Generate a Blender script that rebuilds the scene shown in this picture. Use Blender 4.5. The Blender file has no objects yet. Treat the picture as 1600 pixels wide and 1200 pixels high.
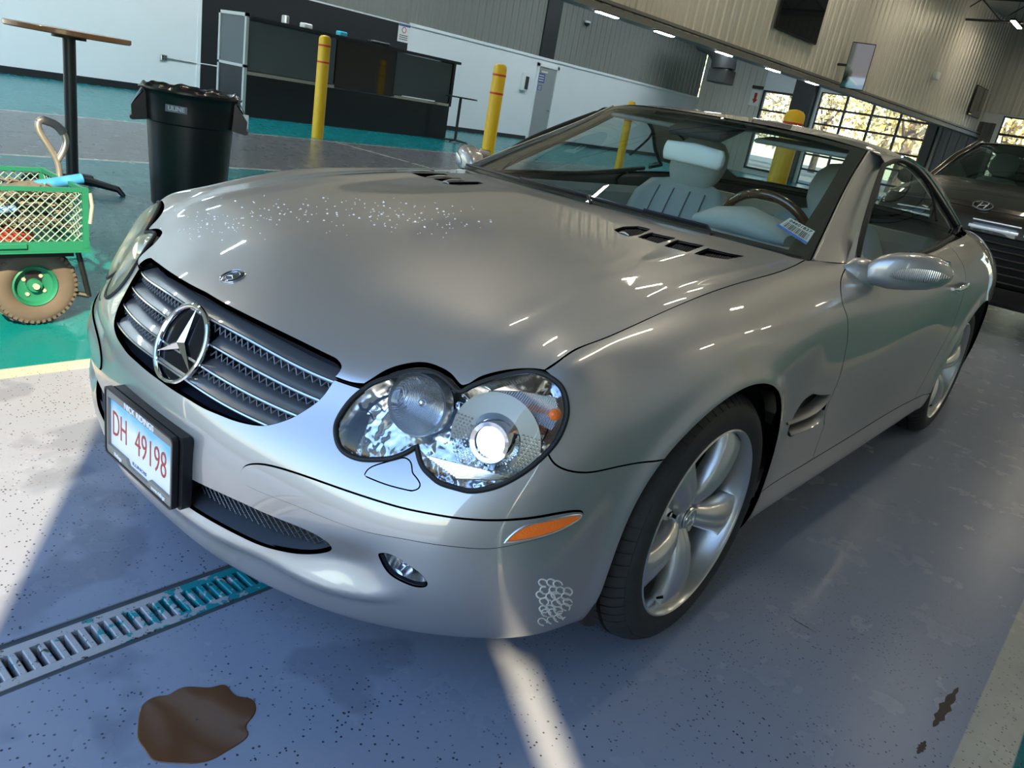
import bpy, bmesh, math, random
import numpy as np
from mathutils import Vector, Matrix
from mathutils.bvhtree import BVHTree
from mathutils.geometry import delaunay_2d_cdt
PI = math.pi
random.seed(7)
S = bpy.context.scene
COL = S.collection

# ------------------------------------------------------------------ camera
CAM = np.array([1.61067608, 1.50494567, 1.19154832])
YAW, PITCH, ROLL, FPX = 3.80283191, 0.347771012, -0.181130322, 1204.45294
_f = np.array([math.cos(YAW)*math.cos(PITCH), math.sin(YAW)*math.cos(PITCH), -math.sin(PITCH)])
_r = np.cross(_f, [0, 0, 1]); _r /= np.linalg.norm(_r); _d = np.cross(_f, _r)
_c, _s = math.cos(ROLL), math.sin(ROLL)
CR, CD, CF = _c*_r+_s*_d, -_s*_r+_c*_d, _f
cam = bpy.data.objects.new('camera', bpy.data.cameras.new('camera'))
COL.objects.link(cam)
cam.data.sensor_width = 36; cam.data.lens = FPX/1600*36
cam.data.clip_start = 0.05; cam.data.clip_end = 500
mw = Matrix.Identity(4)
for i in range(3):
    mw[i][0] = CR[i]; mw[i][1] = -CD[i]; mw[i][2] = -CF[i]; mw[i][3] = CAM[i]
cam.matrix_world = mw
S.camera = cam
def ray(px):
    return np.array(CF+CR*(px[0]-800)/FPX+CD*(px[1]-600)/FPX)
def onp(px, ax, val):
    d = ray(px); return CAM+(val-CAM[ax])/d[ax]*d

# ------------------------------------------------------------------ sky, sun, exposure
SUN_AZ, SUN_EL = math.atan2(.84, .54), math.radians(36)
W = bpy.data.worlds.new('sky'); S.world = W; W.use_nodes = True
nt = W.node_tree; bg = nt.nodes['Background']
sk = nt.nodes.new('ShaderNodeTexSky'); sk.sky_type = 'NISHITA'; sk.sun_disc = False
sk.sun_elevation = SUN_EL; sk.sun_rotation = PI/2-SUN_AZ
sk.air_density = 1.3; sk.dust_density = .4; sk.ozone_density = 1.6
tn_ = nt.nodes.new('ShaderNodeMix'); tn_.data_type = 'RGBA'; tn_.blend_type = 'MULTIPLY'; tn_.inputs[0].default_value = 1; tn_.inputs[7].default_value = (.84, .97, 1.13, 1)
nt.links.new(sk.outputs[0], tn_.inputs[6]); nt.links.new(tn_.outputs[2], bg.inputs[0]); bg.inputs[1].default_value = 0.50
sl = bpy.data.lights.new('sun', 'SUN'); sl.energy = 13.0; sl.angle = math.radians(.8); sl.color = (1, .77, .45)
sun = bpy.data.objects.new('sun', sl); COL.objects.link(sun)
sd = Vector((math.cos(SUN_AZ)*math.cos(SUN_EL), math.sin(SUN_AZ)*math.cos(SUN_EL), math.sin(SUN_EL)))
sun.rotation_euler = sd.to_track_quat('Z', 'Y').to_euler(); sun.location = sd*20
S.view_settings.view_transform = 'Standard'; S.view_settings.look = 'None'
S.view_settings.gamma = 1; S.view_settings.use_curve_mapping = False
S.view_settings.exposure = 0.15
S.cycles.use_denoising = True
S.cycles.max_bounces = 8; S.cycles.diffuse_bounces = 4; S.cycles.glossy_bounces = 4
S.cycles.transmission_bounces = 8; S.cycles.transparent_max_bounces = 12
S.cycles.caustics_reflective = False; S.cycles.caustics_refractive = False
S.cycles.sample_clamp_indirect = 6

# ------------------------------------------------------------------ materials
MATS = {}
def mat(name, col=(.5, .5, .5), rough=.5, metal=0., coat=0., emis=None, es=0., trans=0., ior=1.45, alpha=1., spec=.5, coat_rough=.03):
    if name in MATS: return MATS[name]
    m = bpy.data.materials.new(name); m.use_nodes = True
    b = m.node_tree.nodes['Principled BSDF']
    b.inputs['Base Color'].default_value = (*col, 1); b.inputs['Roughness'].default_value = rough
    b.inputs['Metallic'].default_value = metal; b.inputs['Coat Weight'].default_value = coat
    b.inputs['Coat Roughness'].default_value = coat_rough
    b.inputs['Transmission Weight'].default_value = trans; b.inputs['IOR'].default_value = ior
    b.inputs['Alpha'].default_value = alpha; b.inputs['Specular IOR Level'].default_value = spec
    if emis: b.inputs['Emission Color'].default_value = (*emis, 1); b.inputs['Emission Strength'].default_value = es
    MATS[name] = m; return m
def nodes(m): return m.node_tree.nodes, m.node_tree.links, m.node_tree.nodes['Principled BSDF']
def thin_glass(name, tint, refl=1.0, rough=0.0):
    """pane: straight-through tinted transparency plus mirror reflection by Fresnel"""
    if name in MATS: return MATS[name]
    m = bpy.data.materials.new(name); m.use_nodes = True; n = m.node_tree.nodes; l = m.node_tree.links
    n.remove(n['Principled BSDF']); out = n['Material Output']
    t = n.new('ShaderNodeBsdfTransparent'); t.inputs[0].default_value = (*tint, 1)
    g = n.new('ShaderNodeBsdfGlossy'); g.inputs['Roughness'].default_value = rough; g.inputs[0].default_value = (1, 1, 1, 1)
    lw = n.new('ShaderNodeFresnel'); ge = n.new('ShaderNodeNewGeometry'); io = n.new('ShaderNodeMapRange'); io.inputs[3].default_value = 1.5; io.inputs[4].default_value = 1/1.5
    l.new(ge.outputs['Backfacing'], io.inputs[0]); l.new(io.outputs[0], lw.inputs[0])
    mu = n.new('ShaderNodeMath'); mu.operation = 'MULTIPLY'; mu.inputs[1].default_value = refl; mu.use_clamp = True
    mx = n.new('ShaderNodeMixShader')
    l.new(lw.outputs[0], mu.inputs[0]); l.new(mu.outputs[0], mx.inputs[0]); l.new(t.outputs[0], mx.inputs[1]); l.new(g.outputs[0], mx.inputs[2])
    l.new(mx.outputs[0], out.inputs[0]); MATS[name] = m; return m
def noise_mat(name, c1, c2, scale, rough=.6, metal=0., bump=0., detail=4, stretch=(1, 1, 1), bscale=None, coat=0.):
    m = mat(name, c1, rough, metal, coat); n, l, b = nodes(m)
    if n.get('mixc'): return m
    tc = n.new('ShaderNodeTexCoord'); mp = n.new('ShaderNodeMapping'); mp.inputs['Scale'].default_value = stretch
    ns = n.new('ShaderNodeTexNoise'); ns.inputs['Scale'].default_value = scale; ns.inputs['Detail'].default_value = detail
    mx = n.new('ShaderNodeMix'); mx.name = 'mixc'; mx.data_type = 'RGBA'
    mx.inputs[6].default_value = (*c1, 1); mx.inputs[7].default_value = (*c2, 1)
    l.new(tc.outputs['Object'], mp.inputs[0]); l.new(mp.outputs[0], ns.inputs['Vector']); l.new(ns.outputs[0], mx.inputs[0]); l.new(mx.outputs[2], b.inputs['Base Color'])
    if bump:
        bp = n.new('ShaderNodeBump'); bp.inputs['Strength'].default_value = bump; bp.inputs['Distance'].default_value = .01
        n2 = n.new('ShaderNodeTexNoise'); n2.inputs['Scale'].default_value = bscale or scale*3; n2.inputs['Detail'].default_value = 3
        l.new(mp.outputs[0], n2.inputs['Vector']); l.new(n2.outputs[0], bp.inputs['Height']); l.new(bp.outputs[0], b.inputs['Normal'])
    return m

# ------------------------------------------------------------------ mesh helpers
def norm(v):
    v = np.asarray(v, float); return v/np.maximum(np.linalg.norm(v, axis=-1, keepdims=True), 1e-12)
def frame(d):
    d = norm(d); a = np.array([0, 0, 1.]) if abs(d[2]) < .9 else np.array([1., 0, 0])
    s = norm(np.cross(a, d)); return s, np.cross(d, s), d
class MB:
    def __init__(s): s.v = []; s.f = []; s.mi = []; s.cur = 0
    def add(s, V, F):
        o = len(s.v); s.v += [tuple(map(float, p)) for p in V]; s.f += [tuple(int(i)+o for i in f) for f in F]; s.mi += [s.cur]*len(F); return s
    def box(s, c, d, R=None, bev=0.):
        c = np.array(c, float); h = np.array(d, float)/2
        if bev <= 0:
            V = np.array([[x, y, z] for x in (-1, 1) for y in (-1, 1) for z in (-1, 1)])*h
            F = [(0, 1, 3, 2), (4, 6, 7, 5), (0, 4, 5, 1), (2, 3, 7, 6), (0, 2, 6, 4), (1, 5, 7, 3)]
        else:
            b = min(bev, h.min()*.98); V = []; idx = {}
            for x in (-1, 1):
                for y in (-1, 1):
                    for z in (-1, 1):
                        sg = np.array([x, y, z])
                        for a in range(3):
                            q = sg*h-sg*b; q[a] = sg[a]*h[a]; idx[x, y, z, a] = len(V); V.append(q)
            V = np.array(V); F = []
            for a in range(3):
                o = [i for i in range(3) if i != a]
                for sg in (-1, 1):
                    f = []
                    for p, q in ((-1, -1), (1, -1), (1, 1), (-1, 1)):
                        k = [0, 0, 0]; k[a] = sg; k[o[0]] = p; k[o[1]] = q; f.append(idx[(*k, a)])
                    if (sg > 0) ^ (a == 1): F.append(tuple(f))
                    else: F.append(tuple(f[::-1]))
            def orient(f):
                P = V[list(f)]; n = np.cross(P[1]-P[0], P[2]-P[0]); return tuple(f) if n@P.mean(0) > 0 else tuple(f)[::-1]
            for a in range(3):
                o = [i for i in range(3) if i != a]
                for p in (-1, 1):
                    for q in (-1, 1):
                        k1 = [0, 0, 0]; k1[o[0]] = p; k1[o[1]] = q; k1[a] = -1; k2 = list(k1); k2[a] = 1
                        F.append((idx[(*k1, o[0])], idx[(*k2, o[0])], idx[(*k2, o[1])], idx[(*k1, o[1])]))
            for x in (-1, 1):
                for y in (-1, 1):
                    for z in (-1, 1): F.append((idx[x, y, z, 0], idx[x, y, z, 1], idx[x, y, z, 2]))
            F = [orient(f) for f in F]
        if R is not None: V = V@np.asarray(R).T
        return s.add(V+c, F)
    def grid(s, P, closed_u=False, closed_v=False, flip=False):
        P = np.asarray(P, float); a, b = P.shape[:2]; F = []
        for i in range(a if closed_u else a-1):
            for j in range(b if closed_v else b-1):
                i2, j2 = (i+1) % a, (j+1) % b
                f = (i*b+j, i2*b+j, i2*b+j2, i*b+j2); F.append(f[::-1] if flip else f)
        return s.add(P.reshape(-1, 3), F)
    def tube(s, pts, r, n=8, closed=False, cap=True, flat=1.0, up=None):
        P = np.asarray(pts, float); N = len(P); r = np.ones(N)*r
        T = np.zeros_like(P)
        for i in range(N):
            T[i] = P[(i+1) % N]-P[i-1] if closed or 0 < i < N-1 else (P[1]-P[0] if i == 0 else P[-1]-P[-2])
        T = norm(T); sx, _, _ = frame(T[0])
        if up is not None: sx = norm(np.cross(up, T[0]))
        G = []
        for i in range(N):
            sx = sx-(sx@T[i])*T[i]
            if up is not None: sx = np.cross(up, T[i])
            sx = norm(sx); sy = np.cross(T[i], sx)
            G.append([P[i]+r[i]*(math.cos(a)*sx+flat*math.sin(a)*sy) for a in np.linspace(0, 2*PI, n, endpoint=False)])
        o = len(s.v); s.grid(G, closed_u=closed, closed_v=True)
        if cap and not closed:
            s.f += [tuple(range(o+n-1, o-1, -1)), tuple(range(o+(N-1)*n, o+N*n))]; s.mi += [s.cur]*2
        return s
    def cyl(s, a, b, r, n=16, r2=None): return s.tube([a, b], [r, r if r2 is None else r2], n)
    def lathe(s, prof, c=(0, 0, 0), ax=(0, 0, 1), n=32, a0=0, a1=2*PI, ref=None):
        """prof: list of (radius, height)"""
        if ref is None: sx, sy, d = frame(np.array(ax, float))
        else: d = norm(ax); sx = norm(ref); sy = np.cross(d, sx)
        full = abs(a1-a0-2*PI) < 1e-6
        A = np.linspace(a0, a1, n, endpoint=not full); c = np.array(c, float)
        G = [[c+h*d+r*(math.cos(t)*sx+math.sin(t)*sy) for (r, h) in prof] for t in A]
        return s.grid(G, closed_u=full)
    def disc(s, c, ax, r, n=24, ry=None, ref=None):
        if ref is None: sx, sy, d = frame(np.array(ax, float))
        else: d = norm(ax); sx = norm(ref); sy = np.cross(d, sx)
        c = np.array(c, float); ry = ry or r
        V = [c+r*math.cos(t)*sx+ry*math.sin(t)*sy for t in np.linspace(0, 2*PI, n, endpoint=False)]
        return s.add(V, [tuple(range(n))])
    def prism(s, poly, c, ex, ey, t):
        """polygon in the plane (ex, ey) about c, extruded t along ex x ey"""
        c = np.array(c, float); ex = np.array(ex, float); ey = np.array(ey, float); n = norm(np.cross(ex, ey)); k = len(poly)
        A = [c+p[0]*ex+p[1]*ey for p in poly]; B = [a+n*t for a in A]
        F = [tuple(range(k-1, -1, -1)), tuple(range(k, 2*k))]+[(i, (i+1) % k, (i+1) % k+k, i+k) for i in range(k)]
        return s.add(A+B, F)
    def mirror(s):
        s.v = [(x, -y, z) for x, y, z in s.v]; s.f = [f[::-1] for f in s.f]; return s
    def build(s, name, m, parent=None, smooth=30, loc=None, bevel=0):
        me = bpy.data.meshes.new(name); me.from_pydata(s.v, [], s.f)
        ms = m if isinstance(m, (list, tuple)) else [m]
        for q in ms: me.materials.append(q)
        if len(ms) > 1: me.polygons.foreach_set('material_index', s.mi)
        me.update()
        if smooth is True or smooth == 180: me.polygons.foreach_set('use_smooth', [True]*len(me.polygons))
        elif smooth:
            me.set_sharp_from_angle(angle=math.radians(smooth)); me.polygons.foreach_set('use_smooth', [True]*len(me.polygons))
        o = bpy.data.objects.new(name, me); COL.objects.link(o)
        if parent is not None: o.parent = parent
        if loc is not None: o.location = loc
        if bevel:
            bm_ = o.modifiers.new('b', 'BEVEL'); bm_.width = bevel; bm_.segments = 2; bm_.limit_method = 'ANGLE'
        return o
def tag(o, label=None, cat=None, group=None, kind=None):
    for k, v in (('label', label), ('category', cat), ('group', group), ('kind', kind)):
        if v: o[k] = v
    return o
def empty(name, loc=(0, 0, 0), rz=0, label=None, cat=None, group=None):
    o = bpy.data.objects.new(name, None); COL.objects.link(o); o.location = loc; o.rotation_euler = (0, 0, rz); o.empty_display_size = .1
    return tag(o, label, cat, group)
def copy_tree(o, parent=None):
    c = o.copy(); COL.objects.link(c)
    if parent is not None: c.parent = parent
    for ch in list(o.children): copy_tree(ch, c)
    return c
def text_mesh(name, txt, size, m, parent, pos, ex, ey, depth=.0006, align='CENTER', sx=1.0, bold=0.):
    cu = bpy.data.curves.new(name, 'FONT'); cu.body = txt; cu.size = size; cu.align_x = align; cu.align_y = 'CENTER'
    cu.extrude = depth; cu.offset = bold; cu.resolution_u = 3
    o = bpy.data.objects.new(name, cu); COL.objects.link(o)
    dg = bpy.context.evaluated_depsgraph_get(); me = bpy.data.meshes.new_from_object(o.evaluated_get(dg))
    bpy.data.objects.remove(o)
    ex = norm(ex); ey = norm(ey); n = np.cross(ex, ey)
    V = np.zeros(len(me.vertices)*3); me.vertices.foreach_get('co', V); V = V.reshape(-1, 3)
    V = np.array(pos)+V[:, :1]*sx*ex+V[:, 1:2]*ey+V[:, 2:3]*n
    me.vertices.foreach_set('co', V.ravel()); me.materials.clear(); me.materials.append(m); me.update(); me.name = name
    o = bpy.data.objects.new(name, me); COL.objects.link(o)
    if parent is not None: o.parent = parent
    return o

# ------------------------------------------------------------------ spline patches
def nat(N):
    A = np.eye(N); C = np.zeros((N, N))
    for i in range(1, N-1):
        A[i, i-1:i+2] = [1, 4, 1]; C[i, i-1:i+2] = [6, -12, 6]
    return np.linalg.solve(A, C)
def basis(t, N, Mt):
    t = np.clip(np.asarray(t, float), 0, N-1); i = np.minimum(t.astype(int), N-2); s = t-i
    B = np.zeros((len(t), N)); k = np.arange(len(t)); B[k, i] += 1-s; B[k, i+1] += s
    return B+((((1-s)**3-(1-s))/6)[:, None]*Mt[i]+((s**3-s)/6)[:, None]*Mt[i+1])
def spline(P, n=None, step=None):
    """smooth curve through points, chord-length parametrised"""
    P = np.asarray(P, float)
    if len(P) == 2: n = n or 2; return P[0]+np.linspace(0, 1, n)[:, None]*(P[1]-P[0])
    d = np.linalg.norm(np.diff(P, axis=0), axis=1)**.5; k = np.r_[0, np.cumsum(d)]; N = len(P)
    A = np.eye(N); C = np.zeros((N, N)); h = d
    for i in range(1, N-1):
        A[i, i-1:i+2] = [h[i-1], 2*(h[i-1]+h[i]), h[i]]
        C[i, i-1] += 6/h[i-1]; C[i, i] -= 6/h[i-1]+6/h[i]; C[i, i+1] += 6/h[i]
    M2 = np.linalg.solve(A, C@P)
    t = np.linspace(0, k[-1], n or 8*(N-1)+1); i = np.clip(np.searchsorted(k, t, 'right')-1, 0, N-2); s = (t-k[i])/h[i]; hh = (h[i]**2)[:, None]
    s = s[:, None]
    return (1-s)*P[i]+s*P[i+1]+hh/6*(((1-s)**3-(1-s))*M2[i]+(s**3-s)*M2[i+1])
class Patch:
    def __init__(s, T, u0=0, disp=None, res=6, outward=1):
        s.T = np.asarray(T, float); s.nu, s.nv = s.T.shape[:2]; s.u0 = u0
        s.Mu, s.Mv = nat(s.nu), nat(s.nv); s.disp = disp; s.out = outward; s._bvh = None; s.res = res
    def base(s, uv):
        uv = np.atleast_2d(uv); return np.einsum('ki,kj,ijc->kc', basis(uv[:, 0]-s.u0, s.nu, s.Mu), basis(uv[:, 1], s.nv, s.Mv), s.T, optimize=True)
    def _n(s, f, uv, e=.004):
        uv = np.array(np.atleast_2d(uv)); hi = np.array([s.u0+s.nu-1, s.nv-1.])-2*e; lo = np.array([s.u0, 0.])+2*e
        q = np.clip(uv, lo, hi); du = f(q+[e, 0])-f(q-[e, 0]); dv = f(q+[0, e])-f(q-[0, e])
        return s.out*norm(np.cross(du, dv))
    def pos(s, uv):
        P = s.base(uv)
        if s.disp is not None:
            P = P+s._n(s.base, uv)*s.disp(np.atleast_2d(uv), P)[:, None]
        return P
    def nrm(s, uv): return s._n(s.pos, uv)
    def jac_inv(s, uv, d, e=.004):
        """uv change that moves the surface point by tangent vectors d"""
        q = np.atleast_2d(uv); ju = (s.base(q+[e, 0])-s.base(q-[e, 0]))/(2*e); jv = (s.base(q+[0, e])-s.base(q-[0, e]))/(2*e)
        a = (ju*ju).sum(1); b = (ju*jv).sum(1); c = (jv*jv).sum(1); p = (ju*d).sum(1); r = (jv*d).sum(1); D = a*c-b*b+1e-12
        return np.stack([(c*p-b*r)/D, (a*r-b*p)/D], 1)
    def bvh(s):
        if s._bvh is None:
            U = np.linspace(s.u0, s.u0+s.nu-1, (s.nu-1)*s.res+1); V = np.linspace(0, s.nv-1, (s.nv-1)*s.res+1)
            g = np.stack(np.meshgrid(U, V, indexing='ij'), -1).reshape(-1, 2); P = s.pos(g); m = len(V); F = []
            for i in range(len(U)-1):
                for j in range(m-1): k = i*m+j; F += [(k, k+m, k+m+1), (k, k+m+1, k+1)]
            s._bvh = (BVHTree.FromPolygons([tuple(p) for p in P], F), F, g, P)
        return s._bvh
    def _uv(s, loc, idx):
        T, F, g, P = s.bvh(); a, b, c = F[idx]; p = np.array(loc); v0, v1, v2 = P[b]-P[a], P[c]-P[a], p-P[a]
        M_ = np.array([[v0@v0, v0@v1], [v0@v1, v1@v1]]); w = np.linalg.solve(M_, [v0@v2, v1@v2]); return g[a]+w[0]*(g[b]-g[a])+w[1]*(g[c]-g[a])
    def hit(s, px):
        """photo point -> surface parameters"""
        r = s.bvh()[0].ray_cast(Vector(CAM), Vector(norm(ray(px))))
        if r[0] is None:
            d = norm(ray(px)); best = None
            for t in np.linspace(.8, 5.5, 300):
                q = s.bvh()[0].find_nearest(Vector(CAM+d*t)); e = (q[3])/t
                if best is None or e < best[0]: best = (e, q)
            print('MISS', px, 'off px', round(best[0]*FPX, 1)); r = best[1]
        return s._uv(r[0], r[2])
    def near(s, p):
        r = s.bvh()[0].find_nearest(Vector(p)); return s._uv(r[0], r[2])
    def hits(s, pts): return [s.hit(p) for p in pts]
def inside(P, poly):
    P = np.asarray(P); x, y = P[:, 0], P[:, 1]; r = np.zeros(len(P), bool); Q = np.asarray(poly); R_ = np.roll(Q, 1, 0)
    for (x1, y1), (x2, y2) in zip(Q, R_):
        if y1 == y2: continue
        r ^= ((y1 > y) != (y2 > y)) & (x < (x2-x1)*(y-y1)/(y2-y1)+x1)
    return r
def area2(P): P = np.asarray(P); Q = np.roll(P, -1, 0); return .5*(P[:, 0]*Q[:, 1]-Q[:, 0]*P[:, 1]).sum()
def resample(pa, poly, step):
    """closed uv polygon -> even spacing on the surface, corners kept"""
    Q = np.asarray(poly, float); X = pa.base(Q); out = []
    for i in range(len(Q)):
        j = (i+1) % len(Q); L = np.linalg.norm(X[j]-X[i])
        if L < 1e-5: continue
        n = max(1, int(round(L/step)))
        for k in range(n): out.append(Q[i]+(Q[j]-Q[i])*k/n)
    R_ = [out[0]]; X = pa.base(np.array(out)); last = X[0]
    for q, x in zip(out[1:], X[1:]):
        if np.linalg.norm(x-last) > step*.45: R_.append(q); last = x
    return np.array(R_)
def outline(*segs):
    out = []
    for s_ in segs:
        c = spline(s_) if len(s_) > 2 else np.array(s_)
        out += list(c[:-1])
    out.append(np.array(segs[-1][-1]))
    if np.linalg.norm(out[0]-out[-1]) < 1e-6: out.pop()
    return np.array(out)
def panel_arrays(pa, poly, holes=(), step=.014, gap=.0018, off=0., flange=.012, flare=.004, both=None):
    """trimmed piece of a patch: returns vertices, faces, normals (with turned-in edges)"""
    loops = []
    for h, P in [(0, poly)]+[(1, q) for q in holes]:
        P = np.asarray(P, float)
        if (area2(P) > 0) == bool(h): P = P[::-1]
        P = resample(pa, P, step*.8); X = pa.base(P); t = norm(np.roll(X, -1, 0)-np.roll(X, 1, 0)); n = pa._n(pa.base, P)*pa.out
        ins = np.cross(n, t)*1.0                     # left of travel = into the material
        if gap: P = P+pa.jac_inv(P, ins*gap)
        loops.append(P)
    allp = np.vstack(loops); lo, hi = allp.min(0), allp.max(0)
    X = pa.base(allp); mid = (lo+hi)/2
    e = .01; ctr = loops[0].mean(0); ju = []; jv = []
    sm = loops[0][::max(1, len(loops[0])//20)]
    ju = np.linalg.norm(pa.base(sm+[e, 0])-pa.base(sm-[e, 0]), axis=1)/(2*e); jv = np.linalg.norm(pa.base(sm+[0, e])-pa.base(sm-[0, e]), axis=1)/(2*e)
    su, sv = np.median(ju), np.median(jv); du, dv = step/su, step/sv
    U = np.arange(lo[0]+du/2, hi[0], du); V = np.arange(lo[1]+dv/2, hi[1], dv)
    g = np.stack(np.meshgrid(U, V, indexing='ij'), -1).reshape(-1, 2)
    keep = inside(g, loops[0])
    for h in loops[1:]: keep &= ~inside(g, h)
    sc = np.array([su, sv]); g = g[keep]
    B = allp*sc
    if len(g):
        G = g*sc; mn = np.full(len(G), 1e9)
        for k in range(0, len(B), 200): mn = np.minimum(mn, np.sqrt(((G[:, None]-B[None, k:k+200])**2).sum(2)).min(1))
        g = g[mn > step*.45]
    pts = np.vstack([allp, g]); E = []; o = 0
    for L in loops:
        n = len(L); E += [(o+i, o+(i+1) % n) for i in range(n)]; o += n
    r = delaunay_2d_cdt([Vector(q) for q in pts*sc], E, [], 0, 1e-7)
    vv = np.array([tuple(q) for q in r[0]])/sc; F = np.array([list(f) for f in r[2]])
    c = vv[F].mean(1); k = inside(c, loops[0])
    for h in loops[1:]: k &= ~inside(c, h)
    F = F[k]; P = pa.pos(vv); N = pa.nrm(vv); P = P+N*off
    a, b, c_ = P[F[:, 0]], P[F[:, 1]], P[F[:, 2]]; fl = (np.cross(b-a, c_-a)*N[F[:, 0]]).sum(1) < 0
    F[fl] = F[fl][:, ::-1]
    V = [P]; NN = [N]; FF = [tuple(f) for f in F]; o = len(P)
    if flange:
        for L in loops:
            X = pa.pos(L); n = pa.nrm(L); X = X+n*off; t = norm(np.roll(X, -1, 0)-np.roll(X, 1, 0))
            out = norm(np.cross(t, n))*pa.out
            R0, n0 = X, n; R1, n1 = X+out*.0012-n*.0012, norm(n+out); R2, n2 = X+out*flare-n*flange, norm(out+n*.3)
            m = len(L); V += [R0, R1, R2]; NN += [n0, n1, n2]
            for k in range(2):
                for i in range(m):
                    j = (i+1) % m; FF.append((o+k*m+i, o+(k+1)*m+i, o+(k+1)*m+j, o+k*m+j))
            o += 3*m
    return np.vstack(V), FF, np.vstack(NN)
def build_arr(name, A, m, parent=None, mirror=False):
    V, F, N = A
    if mirror: V = V*[1, -1, 1]; N = N*[1, -1, 1]; F = [tuple(f[::-1]) for f in F]
    me = bpy.data.meshes.new(name); me.from_pydata([tuple(p) for p in V], [], F); me.materials.append(m)
    me.update(); me.polygons.foreach_set('use_smooth', [True]*len(me.polygons))
    me.normals_split_custom_set_from_vertices([tuple(n) for n in N])
    o = bpy.data.objects.new(name, me); COL.objects.link(o)
    if parent is not None: o.parent = parent
    return o
def both(name, A, m, parent):
    return build_arr(name, A, m, parent), build_arr(name, A, m, parent, True)
M_PAINT = mat('silver_paint', (.455, .446, .436), .43, .72, 1.0)
M_PAINT.node_tree.nodes['Principled BSDF'].inputs['Coat IOR'].default_value = 1.8
M_BLACKP = mat('black_plastic', (.012, .012, .013), .45)
M_RUBBER = mat('rubber_seal', (.008, .008, .008), .6)
M_CHROME = mat('chrome', (.86, .86, .87), .06, 1.0)
M_TYRE = noise_mat('tyre_rubber', (.018, .018, .019), (.035, .034, .033), 30, .62, bump=.1)
M_ALLOY = mat('alloy_silver', (.62, .62, .62), .3, .85, .5)
M_DARKMETAL = mat('dark_metal', (.05, .05, .052), .5, .6)
M_GREYPLASTIC = mat('grey_plastic', (.10, .11, .125), .45)
M_GRILLE = mat('grille_blade', (.26, .27, .29), .32, .7, .5)
M_LENS = thin_glass('lamp_lens', (.97, .98, .99), 1.0)
M_REFL = mat('reflector', (.88, .88, .88), .14, 1.0)
M_WS = thin_glass('windscreen_glass', (.86, .95, .93), .9)
M_SG = thin_glass('side_glass', (.70, .80, .78), 1.0)
M_LEATHER = noise_mat('grey_leather', (.42, .45, .43), (.37, .40, .385), 40, .5, bump=.05)
M_LENS2 = thin_glass('aged_lens', (.9, .86, .70), .8, .12)
_n, _l = M_LENS2.node_tree.nodes, M_LENS2.node_tree.links; _o = _n['Material Output']; _m = _n.new('ShaderNodeMixShader'); _m.inputs[0].default_value = .42
_a = _n.new('ShaderNodeAddShader'); _d1 = _n.new('ShaderNodeBsdfDiffuse'); _d1.inputs[0].default_value = (.42, .40, .26, 1); _d2 = _n.new('ShaderNodeBsdfTranslucent'); _d2.inputs[0].default_value = (.42, .40, .24, 1)
_l.new(_o.inputs[0].links[0].from_socket, _m.inputs[1]); _l.new(_d1.outputs[0], _a.inputs[0]); _l.new(_d2.outputs[0], _a.inputs[1]); _l.new(_a.outputs[0], _m.inputs[2]); _l.new(_m.outputs[0], _o.inputs[0])
M_CABIN = noise_mat('cabin_trim', (.30, .32, .31), (.25, .27, .26), 60, .7)
M_DARKTRIM = mat('dark_trim', (.035, .034, .033), .6)
M_WHITE = mat('white_print', (.8, .8, .78), .5)
M_BLACK = mat('black_print', (.01, .01, .01), .5)
# ================================================================== THE HALL
def struct(m, name, mt, sm=0):
    o = m.build(name, mt, None, sm); o['kind'] = 'structure'; return o
def band(n, l, src, lo, hi, soft=.006):
    a = n.new('ShaderNodeMapRange'); a.inputs[1].default_value = lo-soft/2; a.inputs[2].default_value = lo+soft/2
    b = n.new('ShaderNodeMapRange'); b.inputs[1].default_value = hi-soft/2; b.inputs[2].default_value = hi+soft/2; b.inputs[3].default_value = 1; b.inputs[4].default_value = 0
    m = n.new('ShaderNodeMath'); m.operation = 'MULTIPLY'; l.new(src, a.inputs[0]); l.new(src, b.inputs[0]); l.new(a.outputs[0], m.inputs[0]); l.new(b.outputs[0], m.inputs[1]); return m.outputs[0]
def mixc(n, l, fac, a, b):
    m = n.new('ShaderNodeMix'); m.data_type = 'RGBA'
    if hasattr(fac, 'is_linked'): l.new(fac, m.inputs[0])
    else: m.inputs[0].default_value = fac
    for k, c in ((6, a), (7, b)):
        if hasattr(c, 'is_linked'): l.new(c, m.inputs[k])
        else: m.inputs[k].default_value = (*c, 1)
    return m.outputs[2]
def mth(n, l, op, a, b=None, clamp=False):
    m = n.new('ShaderNodeMath'); m.operation = op; m.use_clamp = clamp
    for k, c in ((0, a), (1, b)):
        if c is None: continue
        if hasattr(c, 'is_linked'): l.new(c, m.inputs[k])
        else: m.inputs[k].default_value = c
    return m.outputs[0]
def noise(n, l, vec, scale, detail=3, rough=.5, lo=None, hi=None):
    t = n.new('ShaderNodeTexNoise'); t.inputs['Scale'].default_value = scale; t.inputs['Detail'].default_value = detail; t.inputs['Roughness'].default_value = rough
    l.new(vec, t.inputs['Vector'])
    if lo is None: return t.outputs[0]
    r = n.new('ShaderNodeMapRange'); r.inputs[1].default_value = lo; r.inputs[2].default_value = hi; l.new(t.outputs[0], r.inputs[0]); return r.outputs[0]
GREY, TEAL, LINE = (.245, .285, .370), (.002, .16, .175), (.50, .49, .40)
M_FLOOR = mat('painted_floor', GREY, .3, spec=.22); n, l, b = nodes(M_FLOOR)
tc = n.new('ShaderNodeTexCoord'); vec = tc.outputs['Object']; sp = n.new('ShaderNodeSeparateXYZ'); l.new(vec, sp.inputs[0]); sX, sY = sp.outputs[0], sp.outputs[1]
big = noise(n, l, vec, 1.3, 5, .6); mid = noise(n, l, vec, 6, 4, .6)
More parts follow.
